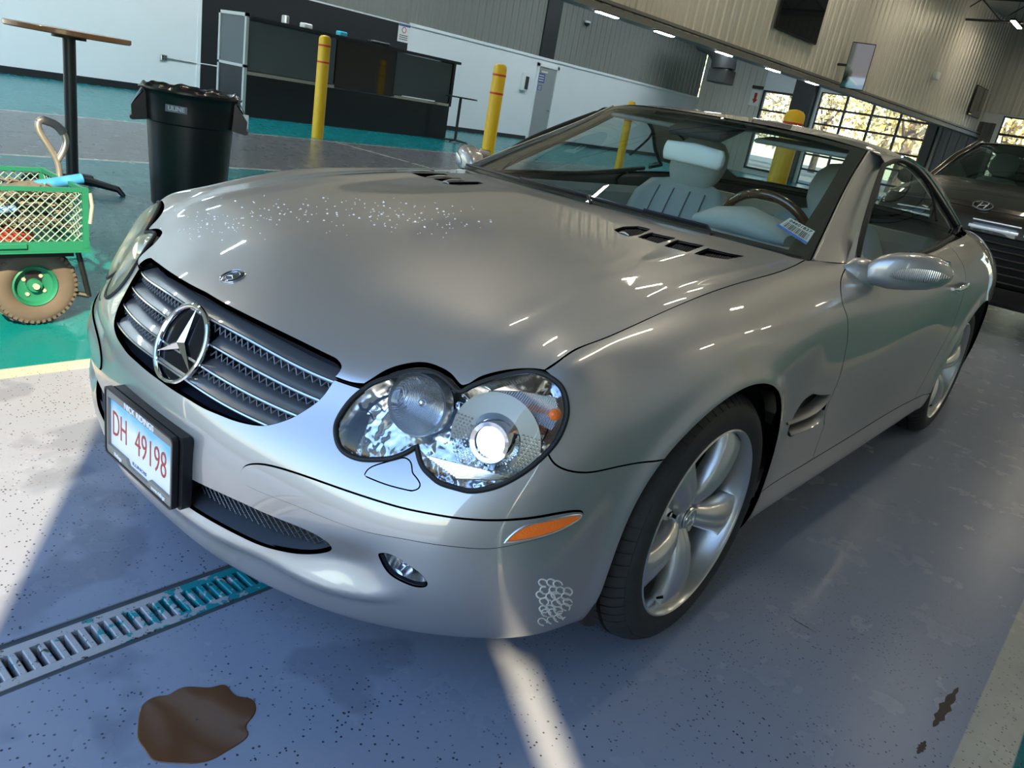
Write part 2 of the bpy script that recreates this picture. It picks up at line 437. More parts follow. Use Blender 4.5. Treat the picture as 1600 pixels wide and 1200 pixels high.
g1 = mixc(n, l, noise(n, l, vec, 2.2, 4, .6, .35, .65), GREY, (.255, .285, .36))
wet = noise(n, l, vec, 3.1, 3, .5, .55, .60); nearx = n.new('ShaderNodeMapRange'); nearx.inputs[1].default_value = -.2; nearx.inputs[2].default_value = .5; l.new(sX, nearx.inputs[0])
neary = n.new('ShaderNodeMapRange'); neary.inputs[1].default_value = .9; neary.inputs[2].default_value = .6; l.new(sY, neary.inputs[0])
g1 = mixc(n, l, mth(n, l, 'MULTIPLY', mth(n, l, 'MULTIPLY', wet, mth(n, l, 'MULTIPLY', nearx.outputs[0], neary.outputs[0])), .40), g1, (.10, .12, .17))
# scuffs: long streaks along the lanes
st = n.new('ShaderNodeMapping'); st.inputs['Scale'].default_value = (.6, 9, 1); l.new(vec, st.inputs[0])
g1 = mixc(n, l, mth(n, l, 'MULTIPLY', noise(n, l, st.outputs[0], 2.5, 5, .7, .5, .8), .05), g1, (.13, .13, .14))
tl = mixc(n, l, mid, (.002, .15, .165), (.003, .175, .185))
c = g1
c = mixc(n, l, band(n, l, sY, -9.97, -6.33), c, mixc(n, l, big, (.105, .105, .112), (.135, .132, .135)))
for lo, hi in ((-6.33, -1.43), (-30, -9.97), (1.63, 4.6)): c = mixc(n, l, band(n, l, sY, lo, hi), c, tl)
lines = [(-1.43, -1.345, .012), (-6.40, -6.32, .01), (-10.0, -9.93, .01), (1.53, 1.635, .004)]
for lo, hi, so in lines: c = mixc(n, l, band(n, l, sY, lo, hi, so), c, mixc(n, l, noise(n, l, vec, 9, 4, .6, .3, .7), LINE, (.42, .41, .35)))
xl = mth(n, l, 'MULTIPLY', band(n, l, sX, -6.98, -6.91), mth(n, l, 'MAXIMUM', band(n, l, sY, -9.95, -6.35), band(n, l, sY, -1.4, 1.55)))
c = mixc(n, l, xl, c, LINE)
# expansion joint with a chipped edge
c = mixc(n, l, mth(n, l, 'MULTIPLY', band(n, l, sY, -7.99, -7.93, .02), noise(n, l, vec, 5, 3, .5, .35, .5)), c, (.07, .07, .075))
# pits and grit
vo = n.new('ShaderNodeTexVoronoi'); vo.inputs['Scale'].default_value = 95; l.new(vec, vo.inputs['Vector'])
spk = mth(n, l, 'LESS_THAN', vo.outputs[0], .25); dens = noise(n, l, vec, 2.4, 3, .6, .36, .56)
vo2 = n.new('ShaderNodeTexVoronoi'); vo2.inputs['Scale'].default_value = 95; l.new(vec, vo2.inputs['Vector'])
sel = mth(n, l, 'GREATER_THAN', mth(n, l, 'ADD', n_ := n.new('ShaderNodeSeparateColor').outputs[0], 0.), .62) if False else None
sc_ = n.new('ShaderNodeSeparateColor'); l.new(vo2.outputs['Color'], sc_.inputs[0]); sel = mth(n, l, 'GREATER_THAN', sc_.outputs[0], .60)
nr2 = n.new('ShaderNodeMapRange'); nr2.inputs[1].default_value = -1.5; nr2.inputs[2].default_value = 0.2; l.new(sX, nr2.inputs[0])
pit = mth(n, l, 'MULTIPLY', mth(n, l, 'MULTIPLY', mth(n, l, 'MULTIPLY', spk, sel), dens), nr2.outputs[0], True)
c = mixc(n, l, mth(n, l, 'MULTIPLY', pit, .9), c, (.02, .022, .03))
l.new(c, b.inputs['Base Color'])
r_ = n.new('ShaderNodeMapRange'); r_.inputs[3].default_value = .25; r_.inputs[4].default_value = .29; l.new(mid, r_.inputs[0]); l.new(r_.outputs[0], b.inputs['Roughness'])
bp_ = n.new('ShaderNodeBump'); bp_.inputs['Strength'].default_value = .16; bp_.inputs['Distance'].default_value = .003
hgt = mth(n, l, 'SUBTRACT', noise(n, l, vec, 45, 4, .6), mth(n, l, 'MULTIPLY', pit, 1.)); l.new(hgt, bp_.inputs['Height']); l.new(bp_.outputs[0], b.inputs['Normal'])
XF, XB, YL, YR, HC = 2.25, -31., -16.5, 6.6, 6.4
fl = MB()
def slab(m, x0, x1, y0, y1, z0, z1): return m.box(((x0+x1)/2, (y0+y1)/2, (z0+z1)/2), (x1-x0, y1-y0, z1-z0))
DX0, DY0, DY1 = .12, .025, .172
slab(fl, XB, XF+.3, YL, DY0, -.15, 0); slab(fl, XB, XF+.3, DY1, YR, -.15, 0); slab(fl, XB, DX0, DY0, DY1, -.15, 0)
struct(fl, 'floor', M_FLOOR)
M_WHITEWALL = noise_mat('white_wall', (.83, .86, .88), (.79, .82, .84), 1.2, .6)
M_PANELW = noise_mat('corrugated_steel', (.68, .665, .61), (.62, .60, .55), .6, .38, metal=.25)
M_DARKWALL = mat('black_wall', (.018, .019, .022), .5)
M_CEIL = mat('ceiling_sheet', (.46, .44, .40), .7)
M_STEEL = mat('dark_steel', (.045, .047, .05), .5, .5)
def corrugated(p0, p1, z0, z1, nrm, pitch=.30, d=.035, minor=True):
    """ribbed sheet from p0 to p1 (xy), facing nrm"""
    p0, p1 = np.array(p0, float), np.array(p1, float); L = np.linalg.norm(p1-p0); e = (p1-p0)/L; nn = np.array(nrm, float); m = MB(); s = 0; pr = []
    while s < L:
        pr += [(s, 0), (s+.02, d), (s+.05, d), (s+.07, 0)]
        if minor: pr += [(s+.155, 0), (s+.165, d*.25), (s+.205, d*.25), (s+.215, 0)]
        s += pitch
    G = [[(*(p0+e*a+nn*q), z) for z in (z0, z1)] for a, q in pr if a <= L]
    return m.grid(G)
# far side wall (left)
w = MB(); slab(w, XB, -7.88, YL-.2, YL, 0, 2.66); struct(w, 'wall_left', M_WHITEWALL)
w = MB(); slab(w, -7.88, XF, YL-.2, YL+.01, 0, HC); struct(w, 'wall_left_near', M_WHITEWALL)
w = MB(); slab(w, XB, XF, YL-.25, YL-.2, 2.6, HC); struct(w, 'wall_left_backing', M_DARKWALL)
struct(corrugated((-7.9, YL), (XB, YL), 2.66, HC, (0, 1)), 'wall_left_upper', mat('far_sheet', (.24, .24, .22), .6))
struct(corrugated((XB+.02, -6.6), (XB+.02, YR), 3.62, HC, (1, 0), .3, .03), 'wall_far_upper', M_PANELW)
w = MB(); slab(w, -14.0, -7.9, YL, YL+.03, 0, 2.62); slab(w, -20.5, -19.75, YL, YL+.05, 2.7, HC); struct(w, 'trim_1', M_DARKWALL)
w = MB(); slab(w, -7.9, XF, YL+.01, YL+.03, 0, .14); slab(w, XB, -14.0, YL, YL+.02, 0, .12); struct(w, 'baseboard_left', M_DARKWALL)
w = MB(); slab(w, XB, -14.0, YL, YL+.04, 2.62, 2.70); slab(w, -7.93, -7.85, YL, YL+.05, 0, HC); struct(w, 'trim_2', M_WHITEWALL)
# far end wall with sectional door and a window
DO = (-11.15, -6.88, 0, 3.58); WI = (-13.5, -12.25, .25, 3.3)
w = MB()
for y0, y1, z0, z1 in ((YL, WI[0], 0, HC), (WI[0], WI[1], 0, WI[2]), (WI[0], WI[1], WI[3], HC), (WI[1], DO[0], 0, HC), (DO[0], DO[1], DO[3], HC), (DO[1], -4.6, 0, HC), (-4.6, -1.6, 3.58, HC), (-1.6, 1.4, 0, HC), (1.4, 4.4, 3.58, HC), (4.4, YR, 0, HC)): slab(w, XB-.2, XB, y0, y1, z0, z1)
struct(w, 'wall_far', M_WHITEWALL)
w = corrugated((XB, YL), (XB, WI[0]-.06), 0, HC, (1, 0), .3, .03); w.v = [(x+.01, y, z) for x, y, z in w.v]; struct(w, 'wall_far_sheet', M_PANELW)
w = MB(); slab(w, XB, XB+.35, -12.15, -11.3, 0, HC); slab(w, XB, XB+.3, -6.8, -6.5, 0, 3.9); struct(w, 'trim_3', M_STEEL)
struct(corrugated((XB+.02, -6.4), (XB+.02, -4.7), 0, 3.3, (1, 0), .3, .03), 'wall_far_sheet_right', mat('dark_sheet', (.12, .125, .13), .5, .2))
M_PANE = thin_glass('pane_glass', (.93, .95, .95), 1.0)
def section_door(x, y0, y1, z1, nc, nr, nm, face=1, fm=None):
    d = bpy.data.objects.new(nm, None); COL.objects.link(d); d['kind'] = 'structure'; fm = fm or M_STEEL
    cw_, rh = (y1-y0)/nc, z1/nr; f = MB()
    for i in range(nc+1): slab(f, x-.03, x+.03, y0+i*cw_-.045, y0+i*cw_+.045, 0, z1)
    for j in range(nr+1): slab(f, x-.029, x+.031, y0, y1, max(0, j*rh-.04), j*rh+.04)
    f.build('door_frame', fm, d, 0); me = None
    for i in range(nc):
        for j in range(nr):
            if me is None:
                o = MB().box((0, 0, 0), (.008, cw_-.08, rh-.07)).build('pane', M_PANE, d, 0); me = o.data
            else: o = bpy.data.objects.new('pane', me); COL.objects.link(o); o.parent = d
            o.location = (x, y0+(i+.5)*cw_, (j+.5)*rh)
    return d
section_door(XB-.08, DO[0], DO[1], DO[3], 4, 6, 'door_1')
section_door(XB-.08, -4.6, -1.6, 3.58, 3, 6, 'door_2'); section_door(XB-.08, 1.4, 4.4, 3.58, 3, 6, 'door_3')
wn = bpy.data.objects.new('window_1', None); COL.objects.link(wn); wn['kind'] = 'structure'
f = MB()
for y0, y1, z0, z1 in ((WI[0]-.06, WI[0]+.02, WI[2], WI[3]), (WI[1]-.02, WI[1]+.06, WI[2], WI[3]), (WI[0]-.06, WI[1]+.06, WI[2]-.06, WI[2]+.02), (WI[0]-.06, WI[1]+.06, WI[3]-.02, WI[3]+.06), (WI[0], WI[1], 2.55, 2.62)): slab(f, XB-.1, XB+.04, y0, y1, z0, z1)
f.build('window_frame', M_STEEL, wn, 0)
for z0, z1 in ((WI[2]+.02, 2.55), (2.62, WI[3]-.02)): slab(MB(), XB-.06, XB-.052, WI[0]+.02, WI[1]-.02, z0, z1).build('pane', M_PANE, wn, 0)
# right side wall, ceiling
w = MB(); slab(w, XB, XF, YR, YR+.2, 0, HC); struct(w, 'wall_right', M_WHITEWALL)
w = MB(); slab(w, XB-.2, XF+.2, YL-.2, YR+.2, HC, HC+.1); struct(w, 'ceiling', M_CEIL)
# front wall with the open vehicle door the daylight comes through
OP = (-1.5, 1.65, 3.33)
w = MB()
for y0, y1, z0, z1 in ((YL, -16.0, 0, HC), (-16.0, -10.7, 4.4, HC), (-10.7, -10.3, 0, HC), (-10.3, -6.2, 4.0, HC), (-6.2, OP[0], 0, HC), (OP[0], OP[1], OP[2], HC), (OP[1], 3.55, 0, HC), (3.55, 3.685, 2.55, HC), (3.685, 6.4, 3.0, HC), (6.4, YR, 0, HC)): slab(w, XF, XF+.03, y0, y1, z0, z1)
struct(w, 'wall_front', M_WHITEWALL)
d4 = bpy.data.objects.new('door_4', None); COL.objects.link(d4); d4['kind'] = 'structure'
for k in range(5): MB().box((XF, 5.045, .30+k*.6), (.03, 2.72, .592), bev=.006).build('door_panel', M_WHITEWALL, d4)
# bulkhead: ribbed wall hanging above the lane line
BA = np.array([-2., -7.28]); BB_ = np.array([-30.95, -5.26]); bdir = (BB_-BA)/np.linalg.norm(BB_-BA); bn_ = np.array([-bdir[1], bdir[0]]); bn_ = bn_ if bn_[1] > 0 else -bn_
BZ = 2.80
def onbulk(px, d=.06):
    r = ray(px); q = np.array([*bn_, 0]); t = ((np.array([*BA, 0])+q*d-CAM)@q)/(r@q); return CAM+t*r
cb = corrugated(BA, BB_, BZ+.06, HC, bn_, .30, .035); struct(cb, 'wall_bulkhead', M_PANELW)
w = MB(); A_, B2 = np.array([*BA, 0]), np.array([*BB_, 0]); q_ = np.array([*bn_, 0])
Rb = np.array([[bdir[0], bn_[0], 0], [bdir[1], bn_[1], 0], [0, 0, 1.]])
Lb = np.linalg.norm(BB_-BA); mid_ = (A_+B2)/2
w.box(mid_-q_*.10+[0, 0, (BZ+HC)/2], (Lb, .16, HC-BZ), Rb); struct(w, 'wall_bulkhead_core', M_DARKWALL)
w = MB(); w.box(mid_+q_*.0+[0, 0, BZ], (Lb, .30, .10), Rb); w.box(mid_+q_*.10+[0, 0, BZ+.11], (Lb, .10, .05), Rb); struct(w, 'trim_4', mat('beam_grey', (.20, .20, .195), .5, .2))
# roof trusses
for i, x in enumerate((-26., -21., -16., -11., -6., -1.)):
    t = MB(); t.cyl((x, -6.6, HC-.1), (x, YR, HC-.1), .04, 6); t.cyl((x, -6.6, HC-.7), (x, YR, HC-.55), .035, 6)
    for k in range(10): t.cyl((x, -6.6+k*1.3, HC-.12), (x, -6.6+(k+.5)*1.3, HC-.65), .018, 6).cyl((x, -6.6+(k+1)*1.3, HC-.12), (x, -6.6+(k+.5)*1.3, HC-.65), .018, 6)
    struct(t, 'trim_%d' % (10+i), M_STEEL, 30)
# outside: apron, ground, autumn trees
w = MB(); slab(w, XF+.3, 22, -22, 14, -.15, -.01); struct(w, 'forecourt', noise_mat('asphalt_light', (.10, .10, .10), (.08, .08, .085), 3, .8))
w = MB(); slab(w, -90, XB, -50, 40, -.15, -.02); struct(w, 'yard_ground', noise_mat('yard_asphalt', (.22, .22, .22), (.16, .17, .15), 2, .8))
# ================================================================== lamps, screens and fittings on the walls
M_TUBE = mat('lit_tube', (1, 1, 1), .5, emis=(1, .88, .66), es=75.)
M_TUBE2 = mat('lit_tube_cool', (1, 1, 1), .5, emis=(.86, .95, 1), es=45.)
M_FILLTUBE = mat('fill_tube_cool', (1, 1, 1), .5, emis=(.80, .93, 1), es=170.)
def ceil_lamp(x, y, lab, L=1.2):
    t = empty('ceiling_lamp', (x, y, HC-.75), 0, lab, 'lamp', 'tube lamps under the roof')
    MB().box((0, 0, .05), (L, .16, .05), bev=.01).build('lamp_housing', M_STEEL, t); MB().box((0, 0, .012), (L-.06, .11, .02)).build('tube', M_TUBE, t, 0)
    for s in (-1, 1): MB().cyl((s*L*.4, 0, .07), (s*L*.4, 0, .75), .006, 6).build('hanger', M_STEEL, t)
    return t
CNT = {}; ORDW = ['first', 'second', 'third', 'fourth', 'fifth', 'sixth', 'seventh', 'eighth']
l0 = ceil_lamp(-2.6, .9, 'tube lamp under the roof above the silver car')
for x, y in ((-8.5, .9), (1.3, -6.1), (-2.6, -3.2), (-7.2, -3.3), (-16, .9), (-22, .9), (-11, 4.4), (-11.5, -5.4), (-16, -5.2), (-20.5, -4.4), (-26, -4.2), (-5.5, 4.6), (-14, 4.6)):  # row beside the ribbed wall is added fill for it and the bonnet
    o = copy_tree(l0); o.location = (x, y, HC-.75); row = 'added as fill beside the hanging ribbed wall' if y < 0 else 'over the car lane' if y < 2 else 'near the right wall'; CNT[row] = CNT.get(row, -1)+1; o['label'] = '%s tube lamp under the roof %s' % (ORDW[CNT[row]], row)
gl_ = ['nearest the wall top left', 'second from the left', 'third from the left', 'fourth from the left', 'fifth from the left']
for k, px in enumerate([(950, 15), (1040, 43), (1133, 77), (1210, 102), (1270, 125)]):
    c = onbulk(px, .12); c[2] = BZ-.075
    o = empty('strip_lamp', c, math.atan2(bdir[1], bdir[0]), 'small white strip lamp under the hanging ribbed wall, '+gl_[k], 'lamp', 'strip lamps along the bulkhead')
    MB().box((0, 0, .015), (.55, .11, .02), bev=.004).build('lamp_base', M_STEEL, o); MB().box((0, 0, -.003), (.52, .09, .014), bev=.003).build('diffuser', M_TUBE2, o)
for k_, x in enumerate((0, -4, -8, -13, -19, -25)):  # extra lamps out of view, added to brighten the far side wall
    o = empty('side_hall_fill_lamp', (x, -12.5, HC-.6), 0, ORDW[k_]+' added fill lamp from the front over the side hall beyond the hanging wall', 'lamp', 'added fill lamps over the far side hall')
    MB().box((0, 0, .05), (2.4, .16, .05), bev=.01).build('lamp_housing', M_STEEL, o); MB().box((0, 0, .012), (2.3, .11, .02)).build('tube', M_FILLTUBE, o, 0)
# screens on the bulkhead
M_SCREEN = mat('dark_screen', (.004, .004, .005), .08, 0, 1)
def screen(tl, tr, br, bl, label, name='wall_screen', d=.05, tiltout=.0):
    P = [onbulk(q, .10) for q in (tl, tr, br, bl)]; c = sum(P)/4; e = np.array([*bdir, 0]); w_ = .5*(abs((P[1]-P[0])@e)+abs((P[2]-P[3])@e)); h_ = .5*((P[0]-P[3])[2]+(P[1]-P[2])[2])
    o = empty(name, c, math.atan2(bdir[1], bdir[0]), label, 'screen', 'screens on the hanging wall')
    sgn = -1 if Rb[:, 1]@np.array([*bn_, 0]) < 0 else 1; R = Matrix.Rotation(tiltout*(-1), 3, 'X')
    V = [R@Vector(v) for v in ()]
    m = MB().box((0, 0, 0), (w_, d, h_), R=np.array(R), bev=.01).build('screen_case', M_BLACKP, o)
    s = 1 if (np.array([math.cos(o.rotation_euler.z+PI/2), math.sin(o.rotation_euler.z+PI/2)])@bn_) > 0 else -1
    q = MB().box(np.array(R)@np.array([0, s*(d/2+.002), 0]), (w_-.03, .004, h_-.04), R=np.array(R)).build('screen_face', M_SCREEN, o, 0)
    MB().box((0, -s*(d/2+.04), 0), (.3, .08, .3)).build('wall_bracket', M_STEEL, o)
    return o
screen((1229, -60), (1306, -35), (1272, 67), (1218, 50), 'large dark television high on the ribbed wall, cut by the top of the frame')
P = [onbulk(q, .55) for q in ((1337, 60), (1370, 75), (1345, 146), (1311, 132))]; c = sum(P)/4; tvn = norm(np.array([.955, .27, -.115])); tvx = norm(np.cross([0, 0, 1.], tvn)); tvz = np.cross(tvn, tvx)
cr_ = lambda q: CAM+ray(q)*((tvn@(c-CAM))/(tvn@ray(q)))
K = [cr_(q) for q in ((1337, 60), (1370, 75), (1345, 146), (1311, 132))]; w_ = .5*(abs((K[1]-K[0])@tvx)+abs((K[2]-K[3])@tvx)); h_ = .5*(abs((K[0]-K[3])@tvz)+abs((K[1]-K[2])@tvz)); c = sum(K)/4
o = empty('wall_screen', c, 0, 'television turned to the doorway and mirroring daylight, on the ribbed wall', 'screen', 'screens on the hanging wall'); Rt = np.stack([tvx, tvn, tvz], 1)
MB().box((0, 0, 0), (w_, .05, h_), R=Rt, bev=.01).build('screen_case', M_BLACKP, o); MB().box(tvn*.028, (w_-.03, .004, h_-.04), R=Rt).build('screen_face', mat('glossy_screen', (.02, .02, .022), .05, .0, 1, spec=1.0), o, 0).data.materials[0].node_tree.nodes['Principled BSDF'].inputs['Coat IOR'].default_value = 3.0
MB().cyl(-tvn*.02, -np.array([*bn_, 0])*.5, .03, 8).build('swivel_arm', M_STEEL, o)
screen((1530, 135), (1547, 141), (1526, 184), (1508, 178), 'small dark television at the far end of the ribbed wall', tiltout=.0)
c = onbulk((1463, 118), .12); o = empty('wall_camera', c, math.atan2(bdir[1], bdir[0]), 'small pale box camera on the hanging ribbed wall', 'camera')
MB().box((0, 0, 0), (.30, .12, .22), bev=.02).build('camera_body', M_WHITEWALL, o); MB().lathe([(0, .02), (.05, .015), (.06, -.02)], (0, .06, -.03), (0, 1, 0), 16).build('lens', M_BLACK, o)
# sign above the frame, mirrored in the bonnet
sg_ = empty('round_sign', (-6.35, np.interp(-6.35, [BB_[0], BA[0]], [BB_[1], BA[1]])+.10, 5.38), math.atan2(bdir[1], bdir[0]), 'dark blue round sign with white letter high on the ribbed wall', 'sign')
MB().prism([(1.0*math.cos(t), 1.0*math.sin(t)) for t in np.linspace(0, 2*PI, 48, endpoint=False)], (0, 0, 0), (1, 0, 0), (0, 0, 1), .04).build('sign_board', mat('sign_blue', (.012, .07, .20), .4), sg_, 30)
text_mesh('sign_letter', 'F', .9, M_WHITE, sg_, (0, -.045, 0), (1, 0, 0), (0, 0, 1), depth=.01, bold=.03)
# ---- things on the far left wall
def onw(px, d=.0): return onp(px, 1, YL+d)
c = onw((918, 36), .12); o = empty('dome_camera', c, 0, 'white dome camera on the ribbed wall right of the black column', 'camera')
MB().lathe([(.0, .03), (.10, .03), (.11, 0), (.11, -.03)], (0, 0, .03), (0, 0, 1), 20).build('camera_base', M_WHITEWALL, o); MB().lathe([(.09, 0), (.08, -.06), (.04, -.1), (0, -.11)], (0, 0, .0), (0, 0, 1), 20).build('dome', M_BLACK, o); MB().box((0, -.06, .05), (.08, .1, .05)).build('bracket', M_WHITEWALL, o)
o = empty('wall_socket', onw((256, 90), .03), 0, 'small grey power socket box on the white wall with a conduit', 'socket')
MB().box((0, 0, 0), (.14, .05, .12), bev=.008).build('box', M_ALLOY, o)
for k in (-.03, .03):
    for j in (-.025, .025): MB().box((k, .027, j), (.022, .004, .022)).build('outlet', M_BLACK, o, 0)
MB().cyl((-.07, 0, 0), (-1.6, 0, .0), .016, 8).build('conduit', M_ALLOY, o)
c0 = onw((820, 128), .06); o = empty('towel_dispenser', c0, 0, 'white wall dispenser beside the grey steel door', 'dispenser')
MB().box((0, 0, 0), (.30, .12, .55), bev=.02).build('housing', M_WHITEWALL, o); MB().box((-.03, .07, -.02), (.16, .03, .4), bev=.01).build('front', M_DARKTRIM, o); MB().box((.09, .07, .0), (.06, .02, .45), bev=.01).build('window_strip', M_WHITE, o)
dr_ = empty('door_5', (0, 0, 0)); dr_['kind'] = 'structure'
MB().box((-20.3, YL+.03, 1.2), (.95, .05, 2.35), bev=.005).build('door_leaf', mat('door_grey', (.30, .32, .33), .5), dr_)
f = MB(); slab(f, -20.88, -20.78, YL, YL+.08, 0, 2.5); slab(f, -19.82, -19.74, YL, YL+.08, 0, 2.5); slab(f, -20.88, -19.74, YL, YL+.08, 2.4, 2.5); f.build('door_frame', M_WHITEWALL, dr_, 0)
MB().cyl((-20.65, YL+.05, 1.05), (-20.65, YL+.12, 1.05), .02, 8).cyl((-20.65, YL+.12, 1.05), (-20.5, YL+.12, 1.05), .014, 8).build('door_handle', M_CHROME, dr_)
MB().box((-20.1, YL+.065, 2.25), (.35, .04, .06)).build('door_closer', M_ALLOY, dr_, 0)
for (px, w_, h_, nm) in (((846, 122), .36, .30, 'a'), ((843, 137), .22, .16, 'b')):
    o = MB().box(onw(px, .062), (w_, .008, h_)).build('door_notice', mat('notice_blue', (.10, .13, .30), .5), None, 0)
    tag(o, 'blue printed notice on the grey steel door, the '+('upper larger' if nm == 'a' else 'lower smaller')+' one', 'notice', 'notices on the steel door')
    for k in range(3): MB().box(onw(px, .068)+[0, 0, (k-1)*h_*.26], (w_*.7, .002, h_*.08)).build('print_line', M_WHITE, o, 0)
o = MB().box(onw((631, 52), .045), (.42, .01, .46)).build('warning_notice', M_WHITE, None, 0); tag(o, 'white warning notice on the right end of the black wall', 'notice')
P = onw((631, 52), .052)
MB().box(P+[0, 0, .20], (.42, .004, .06)).build('print_band', mat('notice_blue', (.10, .13, .30), .5), o, 0); MB().lathe([(.06, 0), (.08, 0), (.08, .003), (.06, .003)], P+[0, 0, .08], (0, 1, 0), 20).build('prohibition_ring', M_RED_ if False else mat('notice_red', (.5, .03, .02), .5), o)
for k in range(3): MB().box(P+[0, 0, -.06-k*.05], (.3, .004, .018)).build('print_line', M_BLACK, o, 0)
# extinguisher sign on the far wall, duct elbow
P = onp((1180, 153), 0, XB+.06); o = empty('arrow_sign', P, 0, 'small red and white arrow sign beside the far window', 'sign')
MB().box((0, 0, 0), (.01, .46, .62)).build('board', M_WHITE, o, 0); MB().prism([(-.06, .2), (.06, .2), (.06, -.05), (.12, -.05), (0, -.22), (-.12, -.05), (-.06, -.05)], (.006, 0, 0), (0, 1, 0), (0, 0, 1), .004).build('arrow', mat('notice_red', (.5, .03, .02), .5), o, 0); MB().box((0, 0, .42), (.02, .5, .12)).build('top_bar', M_DARKTRIM, o, 0)
P = onp((1125, 103), 0, -26.5); o = empty('air_duct', P, 0, 'grey round air duct elbow under the hanging wall', 'duct')
MB().tube([(0, -.9, .9), (0, -.3, .75), (0, .1, .35), (0, .15, -.1)], [.5, .5, .48, .46], 20).build('elbow', mat('duct_metal', (.10, .10, .105), .45, .6), o, 60); MB().box((0, .15, -.35), (.75, .75, .5), bev=.03).build('outlet_box', mat('duct_metal', (.10, .10, .105), .45, .6), o); MB().cyl((0, -.3, .7), (0, -.3, HC-P[2]), .02, 6).build('hanger', M_STEEL, o)
# autumn trees in the yard
def leafm(nm, c1, c2): return noise_mat(nm, c1, c2, 6, .8)
LM = [leafm('leaves_gold', (.85, .68, .28), (.62, .45, .14)), leafm('leaves_ochre', (.75, .68, .45), (.5, .42, .25)), leafm('leaves_green', (.50, .52, .25), (.70, .60, .25))]
rng = np.random.default_rng(5)
def tree(x, y, h, r, k, lab):
    o = empty('autumn_tree', (x, y, 0), 0, lab, 'tree', 'autumn trees in the yard')
    t = MB().tube([(0, 0, 0), (.05, .1, h*.35), (0, 0, h*.7)], [r*.09, r*.07, r*.03], 8)
    for a in range(5): an = a*1.3; t.tube([(0, 0, h*(.3+.07*a)), (r*.5*math.cos(an), r*.5*math.sin(an), h*(.5+.07*a))], [r*.04, r*.015], 6)
    t.build('trunk', mat('bark', (.12, .09, .07), .9), o)
    m = MB(); N = 1300; P = rng.normal(size=(N, 3)); P = P/np.linalg.norm(P, axis=1)[:, None]*(rng.random((N, 1))**.4)*[r, r, h*.42]+[0, 0, h*.58]
    P *= 1; s = rng.random(N)*.085*r/1.8+.045
    for p, q in zip(P, s):
        a, b_ = rng.normal(size=3), rng.normal(size=3); a = a/np.linalg.norm(a)*q; b_ = b_/np.linalg.norm(b_)*q; m.add([p-a, p+b_, p+a, p-b_], [(0, 1, 2, 3)])
    c = m.build('foliage', LM[k], o, 0); c['kind'] = 'stuff'
TL = [(-17.5, -44, 1), (-23, -47, 2), (-30, -50, 0), (-11.0, -44, 0), (-14.5, -52, 2), (-26, -57, 1), (-5, -46, 0), (-8.5, -55, 1), (-2.5, -56, 2), (-20, -56, 0), (1, -48, 0), (-16, -63, 0), (-32, -64, 0)]
ORD = [None]*13
for r_, i in enumerate(sorted(range(13), key=lambda i: TL[i][0])): ORD[i] = ('first', 'second', 'third', 'fourth', 'fifth', 'sixth', 'seventh', 'eighth', 'ninth', 'tenth', 'eleventh', 'twelfth', 'last')[r_]
for i, (y, x, k) in enumerate(TL):
    tree(x, y, 6.5+(i*37 % 5)*.8, 2.6+(i*13 % 4)*.4, k, ['golden leafy', 'ochre half bare', 'green and yellow'][k]+' tree in the yard, %s row, %s from the left through the door' % ('front' if x > -50 else 'back', ORD[i]))
# ================================================================== things standing in the hall
M_YEL = noise_mat('yellow_sleeve', (.80, .50, .01), (.74, .45, .01), 4, .35)
M_REDT = mat('red_tape', (.60, .03, .02), .5)
def bollard(x, y, h, r, label, lean=0):
    o = empty('bollard', (x, y, 0), 0, label, 'bollard', 'yellow bollards')
    MB().lathe([(r, 0), (r, h-r*.7), (r*.92, h-r*.35), (r*.7, h-r*.1), (r*.35, h), (0, h+.005)], (0, 0, 0), (0, 0, 1), 28).build('sleeve', M_YEL, o, 60)
    for z in (h-.16, h-.42): MB().lathe([(r+.002, z-.014), (r+.002, z+.014)], (0, 0, 0), (0, 0, 1), 28).build('tape', M_REDT, o, 60)
    return o
bollard(-6.80, -10.25, 1.66, .10, 'yellow bollard with red bands in front of the black counter')
p2 = onp((783, 100), 2, 1.66); bollard(p2[0], p2[1], 1.66, .10, 'yellow bollard with red bands left of the windscreen, by the white wall')
p3 = onp((1245, 172), 2, 1.66); bollard(p3[0], p3[1], 1.66, .12, 'yellow bollard whose cap shows above the silver car roof')
p4 = onp((988, 158), 2, 1.62); bollard(p4[0], p4[1], 1.62, .09, 'yellow bollard hidden but for its dark tip above the roof edge')
bollard(-4.2, 3.6, 1.6, .10, 'yellow bollard on the right, seen only mirrored in the car door')
# counter
cn = empty('bar_counter', (0, 0, 0), 0, 'tall black and grey counter front with a built-in screen by the left wall', 'counter')
M_CB = mat('counter_black', (.012, .013, .017), .35); M_CG = mat('counter_grey', (.10, .115, .125), .35)
yc = -12.9
m = MB(); slab(m, -12.45, -6.98, yc-.5, yc, 0, .78); m.build('lower_front', M_CB, cn, 0)
for a, b_ in ((-9.0, -6.98), (-12.40, -10.66)): m = MB(); slab(m, a, b_, yc-.08, yc-.03, .86, 1.74); m.build('grey_panel', M_CG, cn, 0)
m = MB(); slab(m, -10.62, -9.02, yc-.10, yc-.01, .80, 1.76); m.build('screen', M_SCREEN, cn, 0)
for a, b_ in ((-9.0, -6.98), (-12.40, -10.66)): m = MB(); slab(m, a, b_, yc-.12, yc+.02, .78, .84); m.build('ledge', mat('steel_ledge', (.55, .52, .47), .25, .9), cn, 0)
m = MB(); slab(m, -12.6, -6.98, yc-.55, yc+.06, 1.76, 1.82); m.build('counter_top', M_CB, cn, 0)
m = MB(); slab(m, -12.5, -12.42, yc-.5, yc, .78, 1.76); m.build('end_post', M_CB, cn, 0)
e = MB(); 
